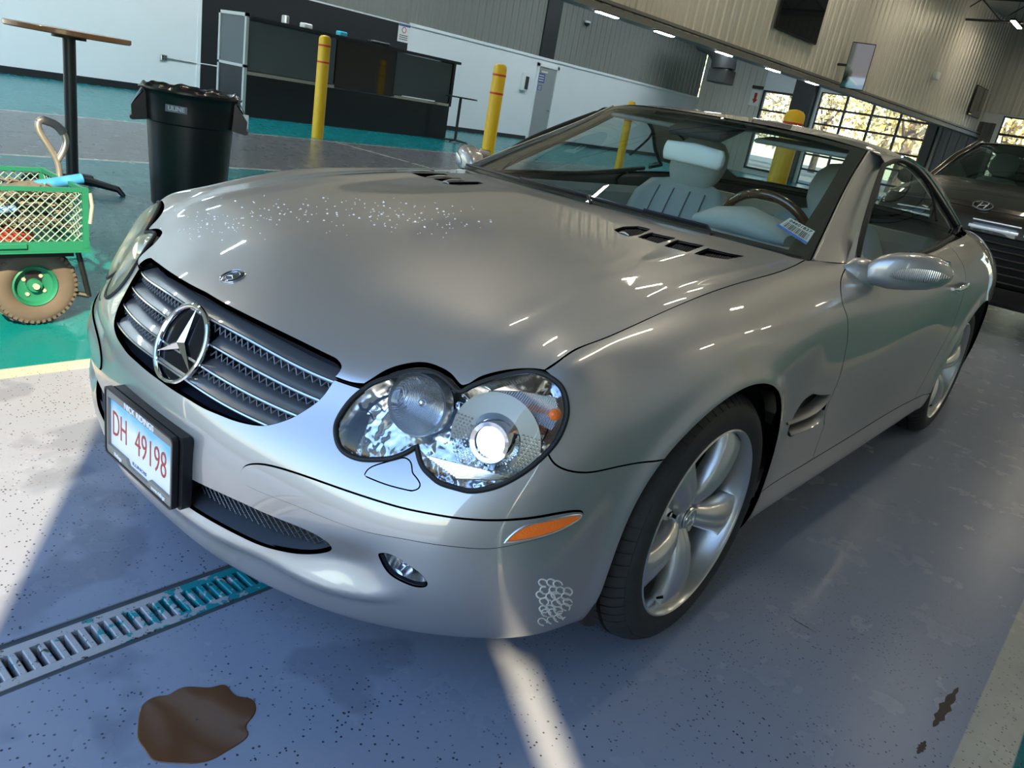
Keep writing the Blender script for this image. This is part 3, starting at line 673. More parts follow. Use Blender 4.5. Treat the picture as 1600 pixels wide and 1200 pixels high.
for y0, y1, z0, z1 in ((yc-.06, yc, 0, 1.86), (yc-1.0, yc-.94, 0, 1.86), (yc-1.0, yc, 1.80, 1.86), (yc-1.0, yc, .90, .95)): slab(e, -6.98, -6.92, y0, y1, z0, z1)
e.build('end_frame', mat('white_frame', (.5, .52, .52), .4), cn, 0)
m = MB(); slab(m, -6.97, -6.94, yc-.94, yc-.06, .95, 1.80); m.build('end_panel', M_CG, cn, 0); m = MB(); slab(m, -6.97, -6.94, yc-.94, yc-.06, .02, .90); m.build('end_panel_lower', M_CB, cn, 0)
for px, w_, h_, mt, lab, nm in (((446, 30), .10, .16, M_ALLOY, 'small steel tap fitting standing on the counter top, left one', 'tap_fitting'), ((479, 33), .22, .10, M_WHITE, 'white folded card standing on the counter top', 'card'), ((534, 50), .20, .10, mat('cyan_cloth', (.05, .45, .6), .7), 'cyan folded cloth lying on the counter top', 'cloth'), ((592, 62), .55, .07, M_BLACKP, 'flat black tray lying on the counter top by the notice', 'tray')):
    P = onp(px, 1, yc-.25); o = MB().box((P[0], yc-.25, 1.822+h_/2), (w_, .16, h_), bev=min(.02, h_*.3)).build(nm, mt); tag(o, lab, nm.split('_')[0])
# small table right of the counter
t2 = empty('side_table', (-12.35, -12.45, 0), 0, 'small black high table at the right end of the counter', 'table')
MB().lathe([(0, 1.05), (.40, 1.05), (.40, 1.02), (0, 1.02)], (0, 0, 0), (0, 0, 1), 32).build('table_top', M_BLACKP, t2, 30); MB().cyl((0, 0, .03), (0, 0, 1.03), .035, 12).build('column', M_BLACKP, t2)
for k in range(4): a = k*PI/2+.4; MB().tube([(0, 0, .05), (.28*math.cos(a), .28*math.sin(a), .03), (.34*math.cos(a), .34*math.sin(a), .0)], [.025, .02, .015], 8).build('foot', M_BLACKP, t2)
# bar table on the left
tb = empty('bar_table', (-.79, -4.87, 0), 0, 'round wood-topped bar table on a black column at the left', 'table')
MB().lathe([(0, 1.12), (.395, 1.12), (.40, 1.115), (.40, 1.09), (.39, 1.083), (0, 1.083)], (0, 0, 0), (0, 0, 1), 64).build('table_top', noise_mat('table_wood', (.34, .15, .06), (.22, .09, .035), 8, .35, stretch=(1, 8, 1), coat=.4), tb, 30)
MB().cyl((0, 0, 1.06), (0, 0, 1.083), .11, 20).build('top_plate', M_BLACKP, tb); MB().cyl((0, 0, .04), (0, 0, 1.07), .042, 20).build('column', mat('column_black', (.025, .028, .033), .4), tb, 60)
for k in range(4): a = k*PI/2+math.atan2(-5.0+4.87, -1.13+.79)+.45; MB().tube([(0, 0, .075), (.15*math.cos(a), .15*math.sin(a), .07), (.33*math.cos(a), .33*math.sin(a), .045), (.37*math.cos(a), .37*math.sin(a), .0)], [.035, .03, .024, .018], 8).build('foot', M_BLACKP, tb)
# trash can
cx, cy = -1.40, -4.28; M_CAN = mat('can_plastic', (.007, .0075, .009), .33)
cn_ = empty('trash_can', (cx, cy, 0), 0, 'large black round trash can with side handles and a plain badge', 'trash can')
Hc, rt, rb_ = .86, .325, .262
def rz(z): return rb_+(rt-.012-rb_)*z/Hc
pr = [(0, .01), (rb_-.02, .0), (rb_, .02)]+[(rz(z), z) for z in (.1, .3, .5, .615)]+[(rz(.62)+.010, .625), (rz(.7)+.011, .7), (rz(.8)+.010, .8), (rt+.005, .825), (rt+.014, .835), (rt+.014, .855), (rt+.006, Hc), (rt-.010, Hc-.004), (rt-.02, .80), (rz(.4)-.015, .4), (rb_-.03, .03), (0, .03)]
MB().lathe(pr, (0, 0, 0), (0, 0, 1), 56).build('barrel', M_CAN, cn_, 40)
va = math.atan2(CAM[1]-cy, CAM[0]-cx)                                # direction towards the doorway
for sgn, da in ((1, 1.50), (-1, -1.50)):
    a = va+da; e = np.array([math.cos(a), math.sin(a), 0]); tg = np.array([-math.sin(a), math.cos(a), 0]); 
    h = MB(); k = []
    for s_, z0 in ((-.085, 0), (.085, 0)): h.prism([(rt-.03, .84), (rt+.075, .70), (rt+.07, .60), (rt-.045, .62)], np.array([0, 0, 0])+tg*s_, e, (0, 0, 1), .012)
    h.prism([(-.085, rt+.0), (.097, rt+.0), (.097, rt+.03), (-.085, rt+.03)], (0, 0, .84), tg, e, .008)
    h.box((0, 0, 0), (0, 0, 0)) if False else None
    h.tube([e*(rt+.07)+tg*-.09+[0, 0, .62], e*(rt+.07)+tg*.10+[0, 0, .62]], .016, 8); h.add([e*(rt+.0)+tg*-.085+[0, 0, .84], e*(rt+.0)+tg*.095+[0, 0, .84], e*(rt+.078)+tg*.095+[0, 0, .70], e*(rt+.078)+tg*-.085+[0, 0, .70]], [(0, 1, 2, 3)])
    h.build('handle', M_CAN, cn_)
    if sgn > 0: MB().box(e*(rt+.045)+tg*-.092+[0, 0, .70], (.006, .075, .10), R=np.array([[tg[0], -tg[1], 0], [tg[1], tg[0], 0], [0, 0, 1]])@np.eye(3) if False else np.array([[tg[0], e[0], 0], [tg[1], e[1], 0], [0, 0, 1.]])).build('white_label', M_WHITE, cn_)
a = va-.30; e = np.array([math.cos(a), math.sin(a), 0]); tg = np.array([-math.sin(a), math.cos(a), 0])
MB().prism([(-.075, -.024), (.075, -.024), (.075, .024), (-.075, .024)], e*(rz(.72)+.012)+[0, 0, .73], tg, (0, 0, 1), .006).build('badge_plate', mat('badge_grey', (.16, .18, .22), .5), cn_, 0)
text_mesh('badge_lettering', 'ULINE', .042, mat('badge_text', (.5, .54, .6), .4), cn_, tuple(e*(rz(.72)+.0195)+[0, 0, .73]), tg, (0, 0, 1), bold=.0012)
ln = MB(); G = []
for t in np.linspace(0, 2*PI, 72, endpoint=False):
    w_ = .006*math.sin(t*9)+.005*math.sin(t*17+1)
    G.append([((rt+.017+.3*w_)*math.cos(t), (rt+.017+.3*w_)*math.sin(t), .80+w_*2), ((rt+.018)*math.cos(t), (rt+.018)*math.sin(t), .85), ((rt+.004)*math.cos(t), (rt+.004)*math.sin(t), .868+w_), ((rt-.03)*math.cos(t), (rt-.03)*math.sin(t), .84+w_*2), ((rt-.07+w_)*math.cos(t), (rt-.07+w_)*math.sin(t), .60)])
o = MB().grid([r_[1:] for r_ in G], closed_u=True).build('bin_liner', mat('liner_black', (.012, .012, .013), .25, 0, .5), None, 60); o.location = (cx, cy, 0); tag(o, 'shiny black bin liner folded over the rim of the trash can', 'liner')
# ---- garden cart
M_CG2 = noise_mat('cart_green', (.012, .13, .075), (.015, .17, .10), 8, .45); M_WIRE = mat('cart_wire', (.20, .34, .27), .4, .2)
ct = empty('garden_cart', (0, 0, 0), 0, 'green wire-mesh garden cart with fat brown tyres, loaded with cleaning things', 'cart')
x0, x1, y0, y1, z0, z1 = .335, 1.30, -2.20, -1.77, .355, .575
f = MB()
for y in (y0, y1):
    f.box(((x0+x1)/2, y, z0), (x1-x0+.03, .018, .035)); f.box(((x0+x1)/2, y, z1), (x1-x0+.03, .016, .016)); f.box(((x0+x1)/2, y+.012*np.sign(y+2), z0-.02), (x1-x0+.03, .03, .006))
for x in (x0, x1):
    f.box((x, (y0+y1)/2, z0), (.018, y1-y0, .035)); f.box((x, (y0+y1)/2, z1), (.016, y1-y0, .016))
    for y in (y0, y1): f.box((x, y, (z0+z1)/2), (.022, .022, z1-z0+.02))
f.build('frame', M_CG2, ct, 0)
MB().box(((x0+x1)/2, (y0+y1)/2, z0-.012), (x1-x0, y1-y0, .006)).build('bed', M_CG2, ct, 0)
MB().box((.60, y1+.014, z0+.004), (.10, .012, .022), bev=.003).build('latch', M_CG2, ct); MB().tube([(x0-.018, y1+.008, z1-.01), (x0-.024, y1+.01, z1-.06), (x0-.014, y1+.012, z1-.13)], .007, 6).build('side_latch', mat('pale_latch', (.36, .38, .30), .5), ct)
def lattice(c, e, L, H, pitch=.032):
    m = MB(); c = np.array(c, float); e = np.array(e, float)
    for sg in (1, -1):
        k = -int(H/pitch)-1
        while k*pitch < L+H:
            a = k*pitch; pts = []
            for t in (0, H):
                pass
            s0, s1 = (a, a+H) if sg > 0 else (a+H, a)
            # clip the diagonal to 0..L
            def at(t): return s0+(s1-s0)*t/H
            ts = [0, H]
            if s1 != s0:
                for b in (0, L): 
                    t = (b-s0)/(s1-s0)*H
                    if 0 < t < H: ts.append(t)
            ts = sorted(ts)
            for t0, t1 in zip(ts, ts[1:]):
                if 0 <= at((t0+t1)/2) <= L: m.tube([c+e*at(t0)+[0, 0, t0], c+e*at(t1)+[0, 0, t1]], .0022, 4, cap=False)
            k += 1
    return m
for c_, e_, L_ in (((x0, y1, z0), (1, 0, 0), x1-x0), ((x0, y0, z0), (1, 0, 0), x1-x0), ((x0, y0, z0), (0, 1, 0), y1-y0)):
    o = lattice(c_, e_, L_, z1-z0).build('wire_mesh', M_WIRE, ct); o['kind'] = 'stuff'
MB().tube([(x0+.12, y1-.10, z0-.02), (x0+.10, -2.0, .20), (x0+.02, (y0+y1)/2, .12)], .011, 8).tube([(x0+.02, y1-.03, z0-.02), (x0-.05, y1-.10, .11)], .011, 8).tube([(x0-.05, y1-.10, .11), (x0+.05, y1-.14, .13)], .012, 8).build('steering_fork', M_BLACKP, ct)
ch = MB().box((.80, -1.985, z0-.05), (.9, .28, .03)).cyl((.49, -2.14, .165), (.49, -1.90, .165), .012, 8).box((.49, -1.985, .25), (.06, .2, .17)); ch.build('chassis', M_BLACKP, ct)
def cwheel(x, y, s):
    w = bpy.data.objects.new('wheel', None); COL.objects.link(w); w.parent = ct; w.location = (x, y, .1655)
    pr = [(.085, -.030), (.095, -.040), (.125, -.047), (.148, -.040), (.160, -.024), (.164, -.008), (.164, .008), (.160, .024), (.148, .040), (.125, .047), (.095, .040), (.085, .030)]
    ty = MB().lathe(pr, (0, 0, 0), (0, 1, 0), 56).build('tyre', noise_mat('dusty_tyre', (.115, .092, .07), (.06, .052, .045), 12, .85), w, 50)
    lg = MB()
    for k in range(44):
        a = 2*PI*k/44; e = np.array([math.cos(a), 0, math.sin(a)]); t_ = np.array([-math.sin(a), 0, math.cos(a)])
        for yy, rr in ((.036, .1465), (-.036, .1465)): lg.box(e*rr+[0, yy, 0], (.016, .012, .012), R=np.stack([e, [0, 1, 0], t_], 1))
        if k % 2: lg.box(e*.1615+[0, .0, 0], (.007, .04, .012), R=np.stack([e, [0, 1, 0], t_], 1))
    o = lg.build('tread_lugs', MATS['dusty_tyre'], ty, 0); o['kind'] = 'stuff'
    MB().lathe([(.086, .03), (.080, .036), (.074, .030), (.070, .012), (.045, .006), (.028, .010), (.026, .028), (.0, .030)], (0, 0, 0), (0, 1, 0), 40).lathe([(.086, -.03), (.074, -.030), (.045, -.006), (.0, -.010)], (0, 0, 0), (0, 1, 0), 40).build('rim', M_CG2, w, 40)
    for k in range(4): a = .6+k*PI/2; MB().cyl((.045*math.cos(a), .004, .045*math.sin(a)), (.045*math.cos(a), .014, .045*math.sin(a)), .008, 6).build('bolt', mat('pale_latch', (.36, .38, .30), .5), w)
    MB().cyl((0, .02, 0), (0, .042, 0), .012, 10).build('axle_end', mat('pale_latch', (.36, .38, .30), .5), w)
    return w
for x, y in ((.49, -1.895), (1.15, -1.895), (.49, -2.10), (1.15, -2.10)): cwheel(x, y, 1)
hx = [onp(q, 1, -2.04) for q in ((93, 275), (88, 250), (72, 222), (60, 200), (60, 190))]; hy = [onp(q, 1, -2.04) for q in ((60, 190), (66, 187), (88, 196), (99, 208), (103, 222), (97, 240), (89, 252))]
MB().tube(spline(np.array([hx[0]+[0, 0, -.30]]+hx), 30), .0125, 10).tube(spline(np.array(hy), 30), .0125, 10).build('pull_handle', mat('handle_steel', (.55, .52, .47), .3, .8), ct, 60)
MB().tube(spline(np.array(hy[1:4]), 10), .017, 10).build('handle_grip', mat('grip_dark', (.10, .10, .10), .5), ct, 60)
# load of the cart
def roll(px0, px1, y, r, mt, lab, nm='paper_roll'):
    a, b_ = onp(px0, 1, y), onp(px1, 1, y); o = MB().tube([a, b_], r, 20).build(nm, mt, None, 40); tag(o, lab, 'roll'); return o
m_b = noise_mat('blue_wrap', (.012, .16, .42), (.08, .32, .55), 22, .3, coat=.5)
roll((20, 296), (128, 279), -1.93, .021, m_b, 'bright blue wrapped roll lying on top of the cart load')
roll((-20, 331), (24, 325), -1.86, .014, mat('pale_blue', (.2, .4, .8), .4), 'pale blue brush handle lying low in the cart', 'brush_handle')['category'] = 'handle'
def mop(cx_, cy_, cz, L, Wd, Hh, mt, lab, seed, ang=0.):
    m = MB(); rg = np.random.default_rng(seed)
    for k in range(150):
        x = (rg.random()-.5)*L; y = (rg.random()-.5)*Wd; z = Hh*math.sqrt(max(0, 1-(2*x/L)**2))*rg.random(); a = rg.random()*6.28; q = []
        for t in range(4): q.append((x+t*.018*math.cos(a)+rg.normal()*.004, y+t*.010*math.sin(a), max(.004, z+rg.normal()*.006)))
        m.tube(q, .0042, 4)
    for t in range(14): pass
    m.tube([(-L*.42, 0, Hh*.35), (0, 0, Hh*.5), (L*.42, 0, Hh*.35)], [Wd*.22, Wd*.36, Wd*.2], 8, flat=.5)
    o = m.build('mop_head', mt, None, 60); o.location = (cx_, cy_, cz); o.rotation_euler = (0, 0, ang); tag(o, lab, 'mop', 'mop heads in the cart'); return o
m_g = noise_mat('grey_strands', (.15, .14, .12), (.06, .055, .05), 30, .9); zb = z0-.008
MB().lathe([(0, .05), (.10, .048), (.17, .035), (.20, .015), (.20, 0), (0, 0)], (0, 0, 0), (0, 0, 1), 40).build('floor_pad', noise_mat('red_pad', (.36, .04, .03), (.27, .03, .02), 40, .9), None, 60, loc=(.66, -1.985, zb+.002)); o = bpy.data.objects['floor_pad']; tag(o, 'red round floor pad lying on the cart bed', 'pad')
mop(.52, -1.95, zb+.055, .30, .22, .05, m_g, 'grey string mop head lying on the red pad', 1); mop(.78, -1.97, zb+.058, .30, .22, .05, m_g, 'grey string mop head at the left of the cart, behind the brush handle', 2, .4)
mop(.50, -1.98, zb+.115, .30, .2, .05, noise_mat('beige_strands', (.26, .225, .17), (.15, .13, .10), 30, .9), 'beige string mop head in the middle layer of the cart', 3, -.2); mop(.47, -1.93, zb+.175, .26, .18, .045, m_g, 'grey string mop head topmost under the blue roll', 4)
o = MB().box((.86, -1.90, zb+.125), (.22, .10, .05), bev=.012).build('plastic_bag', mat('clear_bag', (.75, .78, .8), .2, 0, .5, alpha=.7)); tag(o, 'clear plastic bag with white contents lying in the cart', 'bag')
# ---- floor drain, puddle, marks
dn = empty('floor_drain', (0, 0, 0), 0, 'long slotted drain grate with chipped teal and white paint in the floor', 'drain')
M_GRATE = mat('chipped_grate', (.3, .3, .3), .5); n, l, b = nodes(M_GRATE); tc = n.new('ShaderNodeTexCoord'); v_ = tc.outputs['Object']
gx_ = n.new('ShaderNodeSeparateXYZ'); l.new(v_, gx_.inputs[0]); mrx = n.new('ShaderNodeMapRange'); mrx.inputs[1].default_value = .7; mrx.inputs[2].default_value = 1.1; mrx.inputs[3].default_value = -.10; mrx.inputs[4].default_value = .12; l.new(gx_.outputs[0], mrx.inputs[0])
f1_ = mth(n, l, 'GREATER_THAN', mth(n, l, 'ADD', noise(n, l, v_, 26, 5, .6), mrx.outputs[0]), .50); c_ = mixc(n, l, f1_, (.01, .24, .27), (.36, .37, .39)); f2_ = mth(n, l, 'GREATER_THAN', noise(n, l, v_, 48, 4, .7), .62); c_ = mixc(n, l, f2_, c_, (.035, .028, .025)); l.new(c_, b.inputs['Base Color'])
r0, r1 = .046, .152
fr = MB(); slab(fr, DX0, XF+.2, r0-.004, r0+.018, -.03, -.002); slab(fr, DX0, XF+.2, r1-.018, r1+.004, -.03, -.002); fr.build('side_rail', M_GRATE, dn, 0)
bm0 = MB(); bm0.box((0, 0, 0), (.0140, r1-r0-.034, .030), bev=.002); b0_ = bm0.build('bar', M_GRATE, dn, 30); k = 0; xx = DX0+.01
while xx < XF+.15:
    o = b0_ if k == 0 else bpy.data.objects.new('bar', b0_.data)
    if k: COL.objects.link(o); o.parent = dn
    o.location = (xx, (r0+r1)/2, -.0165); xx += .0262; k += 1
M_GRATE.node_tree.nodes['Texture Coordinate'].object = dn
M_CONC = noise_mat('raw_concrete', (.07, .085, .095), (.03, .045, .05), 20, .8)
tr_ = MB(); slab(tr_, DX0, XF+.2, DY0-.01, DY1+.01, -.40, -.34); slab(tr_, DX0, XF+.2, DY0-.012, DY0, -.4, -.12); slab(tr_, DX0, XF+.2, DY1, DY1+.012, -.4, -.12); slab(tr_, DX0, XF+.2, DY0, DY0+.0165, -.12, -.0035); slab(tr_, DX0, XF+.2, DY1-.0155, DY1, -.12, -.0035); tr_.build('trench', M_CONC, dn, 0)
pud = [(215,1140),(218,1112),(226,1098),(246,1088),(262,1086),(278,1077),(300,1073),(330,1074),(350,1070),(360,1078),(372,1088),(392,1092),(400,1106),(394,1122),(385,1135),(388,1148),(375,1162),(352,1176),(330,1188),(298,1194),(262,1193),(238,1188),(226,1172),(216,1158)]
P = spline(np.array([onp(q, 2, 0) for q in pud+pud[:1]]), 120)[:-1]; c = P.mean(0)
G = [c+(P-c)*1.0+[0, 0, .0003], c+(P-c)*.985+[0, 0, .0016], c+(P-c)*.95+[0, 0, .0020], c+(P-c)*.5+[0, 0, .0020], c+(P-c)*.02+[0, 0, .0020]]
M_PUD = noise_mat('brown_puddle', (.105, .046, .020), (.14, .062, .028), 9, .16); o = MB().grid(np.array(G).transpose(1, 0, 2), closed_u=True, flip=(np.cross(P[10]-c, P[30]-c)[2] > 0)).build('puddle', M_PUD, None, 20); tag(o, 'brown oily puddle on the grey floor near the drain', 'puddle')
for nm, pts, w_, lab in (('skid_scratch', [(1232,963),(1252,975),(1276,989)], .0022, 'thin black scratch on the floor right of the front wheel'), ('tar_mark', [(1497,1075),(1480,1100),(1465,1125),(1458,1136)], .011, 'dark elongated stain beside the white floor line'), ('tar_mark', [(1446,1158),(1440,1168),(1433,1178)], .007, 'small dark stain below the elongated one by the white line')):
    q = spline(np.array([onp(a, 2, 0) for a in pts]), 14); t = norm(np.gradient(q, axis=0)); sN = np.cross(t, [0, 0, 1.]); ww = (w_*np.sin(np.linspace(.15, PI-.1, 14))*(1+.4*np.sin(np.arange(14)*2.3)))[:, None]
    o = MB().grid(np.array([q+sN*ww+[0, 0, .0006], q+[0, 0, .0012], q-sN*ww+[0, 0, .0006]]).transpose(1, 0, 2)).build(nm, mat('tar', (.05, .035, .03), .6), None, True); tag(o, lab, 'stain')
# ================================================================== THE SILVER COUPE: reference surfaces
# strip: wraps from nose centre (u=0) round the corner (u=4) and back along the car's left side; v runs down
F_ = [  # front columns, rows from bonnet edge down to the tucked-under lip
 [(.785,0,.698),(.826,0,.615),(.872,0,.535),(.893,0,.46),(.897,0,.38),(.893,0,.295),(.892,0,.228),(.862,0,.185),(.76,0,.175)],
 [(.768,.20,.692),(.812,.20,.61),(.860,.21,.53),(.882,.22,.46),(.887,.22,.38),(.883,.22,.295),(.878,.215,.222),(.845,.21,.178),(.73,.19,.168)],
 [(.718,.40,.672),(.765,.41,.60),(.812,.42,.53),(.838,.43,.46),(.842,.435,.38),(.838,.43,.297),(.822,.425,.215),(.785,.41,.17),(.67,.36,.16)],
 [(.622,.60,.690),(.676,.608,.61),(.728,.622,.54),(.760,.640,.465),(.766,.647,.385),(.760,.645,.30),(.728,.628,.212),(.675,.590,.165),(.55,.52,.155)],
 [(.520,.752,.745),(.556,.788,.66),(.585,.808,.575),(.604,.816,.485),(.608,.824,.40),(.600,.822,.31),(.562,.800,.22),(.505,.76,.168),(.40,.68,.155)]]
SX = [.40,.25,.05,-.20,-.45,-.68,-1.2,-1.7,-2.1,-2.56,-3.0,-3.38]
#      k0 (y,z)      k1            k2            k3            k4           k5           k6            k7           k8
SD = [
 [(.757,.785),(.820,.725),(.850,.63),(.858,.53),(.862,.43),(.860,.33),(.845,.235),(.815,.172),(.74,.158)],
 [(.760,.822),(.842,.772),(.878,.69),(.880,.58),(.882,.47),(.882,.36),(.874,.255),(.855,.18),(.78,.16)],
 [(.762,.858),(.862,.802),(.900,.71),(.900,.60),(.900,.49),(.898,.38),(.892,.27),(.875,.188),(.80,.162)],
 [(.752,.878),(.860,.812),(.902,.71),(.900,.60),(.898,.49),(.894,.38),(.888,.27),(.872,.186),(.79,.16)],
 [(.740,.892),(.852,.822),(.886,.71),(.880,.59),(.874,.48),(.872,.37),(.872,.265),(.860,.18),(.77,.155)],
 [(.738,.902),(.853,.838),(.884,.72),(.880,.59),(.873,.47),(.870,.36),(.870,.26),(.858,.178),(.76,.152)],
 [(.786,.912),(.866,.850),(.897,.72),(.894,.59),(.884,.47),(.876,.36),(.874,.26),(.862,.178),(.76,.152)],
 [(.792,.928),(.870,.866),(.903,.73),(.900,.59),(.888,.47),(.878,.36),(.876,.26),(.864,.178),(.76,.152)],
 [(.785,.955),(.870,.890),(.906,.75),(.908,.60),(.902,.48),(.896,.37),(.888,.27),(.870,.185),(.78,.16)],
 [(.745,.975),(.845,.915),(.908,.79),(.914,.66),(.912,.53),(.908,.40),(.900,.29),(.880,.21),(.80,.18)],
 [(.690,.962),(.795,.900),(.868,.79),(.885,.66),(.880,.53),(.875,.42),(.862,.32),(.84,.24),(.76,.21)],
 [(.620,.945),(.710,.89),(.78,.78),(.808,.66),(.805,.54),(.80,.44),(.785,.34),(.76,.26),(.68,.22)]]
R_ = [  # tail
 [(-3.60,.45,.935),(-3.64,.50,.87),(-3.66,.55,.77),(-3.67,.57,.66),(-3.68,.57,.55),(-3.68,.57,.45),(-3.66,.56,.35),(-3.62,.54,.27),(-3.5,.48,.23)],
 [(-3.64,0,.93),(-3.68,0,.87),(-3.70,0,.77),(-3.71,0,.66),(-3.72,0,.55),(-3.72,0,.45),(-3.70,0,.35),(-3.66,0,.27),(-3.5,0,.23)]]
k0 = [c[0] for c in F_]
HOOD_H = [
 [(.60,0,.772),(.585,.2,.768),(.55,.4,.760),(.49,.6,.768),(.40,.757,.785)],
 [(.40,0,.822),(.39,.2,.819),(.36,.4,.813),(.31,.6,.816),(.25,.760,.822)],
 [(.15,0,.865),(.14,.2,.862),(.12,.4,.857),(.09,.6,.856),(.05,.762,.858)],
 [(-.12,0,.897),(-.13,.2,.894),(-.15,.4,.889),(-.17,.6,.884),(-.20,.752,.878)],
 [(-.33,0,.918),(-.345,.2,.915),(-.375,.4,.909),(-.41,.6,.902),(-.45,.740,.892)],
 [(-.50,0,.932),(-.52,.2,.929),(-.565,.4,.922),(-.62,.6,.913),(-.68,.738,.902)]]
def mixp(a, b, t): return tuple(np.array(a)*(1-t)+np.array(b)*t)
half = [list(c) for c in F_]+[[(SX[i], y, z) for y, z in SD[i]] for i in range(len(SX))]+R_
ext = [mixp(F_[j][0], HOOD_H[0][j], .45) for j in range(4)]+[mixp(F_[4][0], HOOD_H[0][3], .35)]
ext += [mixp((SX[i], *SD[i][0]), HOOD_H[i][3], .4) for i in range(6)]
ext += [(SX[i], SD[i][0][0]-.06, SD[i][0][1]+.0) for i in range(6, 12)]+[(-3.53,.42,.95),(-3.57,0,.945)]
for c, e in zip(half, ext): c.insert(0, e)
neg = [[(x, -y, z) for x, y, z in c] for c in half[1:8]][::-1]
def sstep(a, b, x): t = np.clip((x-a)/(b-a), 0, 1); return t*t*(3-2*t)
WZ, WR = .330, .368
def strip_disp(uv, P):
    d = np.zeros(len(P)); ay = np.abs(P[:, 1])
    for wx in (.005, -2.56):
        r = np.hypot(P[:, 0]-wx, P[:, 2]-WZ); d += .013*np.exp(-((r-WR)/.030)**2)*sstep(.70, .80, ay)*sstep(.17, .3, P[:, 2])
    return d
STRIP = Patch(neg+half, u0=-7, disp=strip_disp, res=6, outward=-1)
# bonnet: row 1 = front edge, columns from the centre line out to the wing gap (column 5 from centre lies beyond it)
HH = [[mixp(F_[j][1], F_[j][2], .55) for j in range(5)]]+[[c[1] for c in half[:5]]]+HOOD_H
HH[0] = [mixp(half[j][1], half[j][2], .45) for j in range(5)]
HH[0].append(mixp(half[4][1], half[5][2], .55)); HH[1].append(mixp(half[4][1], half[5][2], .35))
for i in range(6): HH[2+i].append(mixp(half[5+i][1], half[5+i][2], .45))
HOOD_H = HH
def hood_disp(uv, P):
    ay = np.abs(P[:, 1]); x = P[:, 0]
    yr = .60-.06*np.clip((.6-x)/1.1, 0, 1)
    d = .006*np.exp(-((ay-yr)/.045)**2)*sstep(.66, .45, x)*sstep(-.6, -.2, x)
    d += -.004*np.exp(-((ay-.69)/.03)**2)*sstep(.45, .25, x)
    d += .0085*np.exp(-((x-.48)/.07)**2-((ay-.735)/.05)**2)+.004*np.exp(-((x+.64)/.06)**2-((ay-.72)/.05)**2)
    return d
HOOD = Patch([[(x, -y, z) for x, y, z in r[1:]][::-1]+list(r) for r in HOOD_H], u0=0, disp=hood_disp, res=8, outward=-1)
# HOOD parameters are (row, column); column 5 = centre line
WSH = [[(-.45,0,.928),(-.475,.2,.926),(-.53,.4,.921),(-.60,.58,.914),(-.678,.716,.906)],
       [(-.72,0,1.062),(-.74,.17,1.059),(-.79,.35,1.051),(-.86,.515,1.038),(-.93,.655,1.022)],
       [(-.98,0,1.178),(-1.0,.155,1.175),(-1.035,.31,1.165),(-1.10,.465,1.151),(-1.175,.597,1.133)],
       [(-1.215,0,1.264),(-1.225,.145,1.263),(-1.26,.29,1.260),(-1.32,.43,1.254),(-1.40,.556,1.243)]]
WSCR = Patch([[(x, -y, z) for x, y, z in r[1:]][::-1]+list(r) for r in WSH], u0=0, res=8, outward=-1)
RFH = [[(-1.225,0,1.266),(-1.235,.145,1.265),(-1.27,.29,1.263),(-1.33,.43,1.257),(-1.41,.565,1.240)],
       [(-1.58,0,1.294),(-1.585,.15,1.292),(-1.60,.31,1.286),(-1.61,.47,1.270),(-1.63,.603,1.236)],
       [(-1.95,0,1.288),(-1.955,.16,1.285),(-1.96,.32,1.276),(-1.97,.50,1.256),(-1.98,.632,1.212)],
       [(-2.30,0,1.235),(-2.30,.17,1.231),(-2.30,.34,1.219),(-2.30,.53,1.195),(-2.28,.652,1.145)],
       [(-2.62,0,1.120),(-2.61,.18,1.116),(-2.60,.36,1.103),(-2.57,.55,1.080),(-2.52,.688,1.045)],
       [(-2.92,0,.985),(-2.90,.19,.984),(-2.86,.38,.981),(-2.80,.56,.975),(-2.68,.722,.965)]]
ROOF = Patch([[(x, -y, z) for x, y, z in r[1:]][::-1]+list(r) for r in RFH], u0=0, res=8, outward=-1)
# window pillar: from the screen edge (v=0) out to the door glass (v=2)
PIL = Patch([[(-.690,.722,.905),(-.80,.760,.903),(-.935,.778,.900)],
             [(-.935,.660,1.022),(-1.01,.695,1.012),(-1.10,.715,.998)],
             [(-1.18,.601,1.133),(-1.235,.633,1.124),(-1.30,.652,1.108)],
             [(-1.405,.560,1.241),(-1.445,.588,1.232),(-1.495,.604,1.214)]], u0=0, res=8, outward=-1)
SG = Patch([[(-.90,.787,.895),(-1.2,.79,.905),(-1.7,.796,.922),(-2.15,.786,.95),(-2.6,.755,.965)],
            [(-.95,.748,1.00),(-1.25,.751,1.00),(-1.7,.755,1.01),(-2.15,.745,1.03),(-2.6,.715,1.04)],
            [(-1.1,.695,1.10),(-1.35,.697,1.10),(-1.7,.700,1.105),(-2.15,.692,1.115),(-2.6,.67,1.12)],
            [(-1.3,.612,1.235),(-1.5,.612,1.235),(-1.7,.612,1.235),(-2.15,.606,1.235),(-2.6,.59,1.235)]], u0=0, res=8, outward=-1)
# ================================================================== THE SILVER COUPE: outer panels
car = empty('car', label='silver two-door coupe with a round star badge in the grille, headlights lit', cat='car')
def side_uv(x, z, pa=None):
    pa = pa or STRIP; r = pa.bvh()[0].ray_cast(Vector((x, 2, z)), Vector((0, -1, 0)))
    if r[0] is None: return pa.near((x, .83, z))
    return pa._uv(r[0], r[2])
def arch_uv(wx, a0, a1, R=WR, n=40):
    return [side_uv(wx+R*math.cos(math.radians(a)), WZ+R*math.sin(math.radians(a))) for a in np.linspace(a0, a1, n)]
def sym(h, c=0.):
    """half outline from centre line to centre line -> closed symmetric outline (parameter 'c' is the centre)"""
    h = np.array(h); m = h[::-1].copy(); m[:, 0] = 2*c-m[:, 0]; return np.vstack([h, m[1:-1]])
HT = STRIP.hits
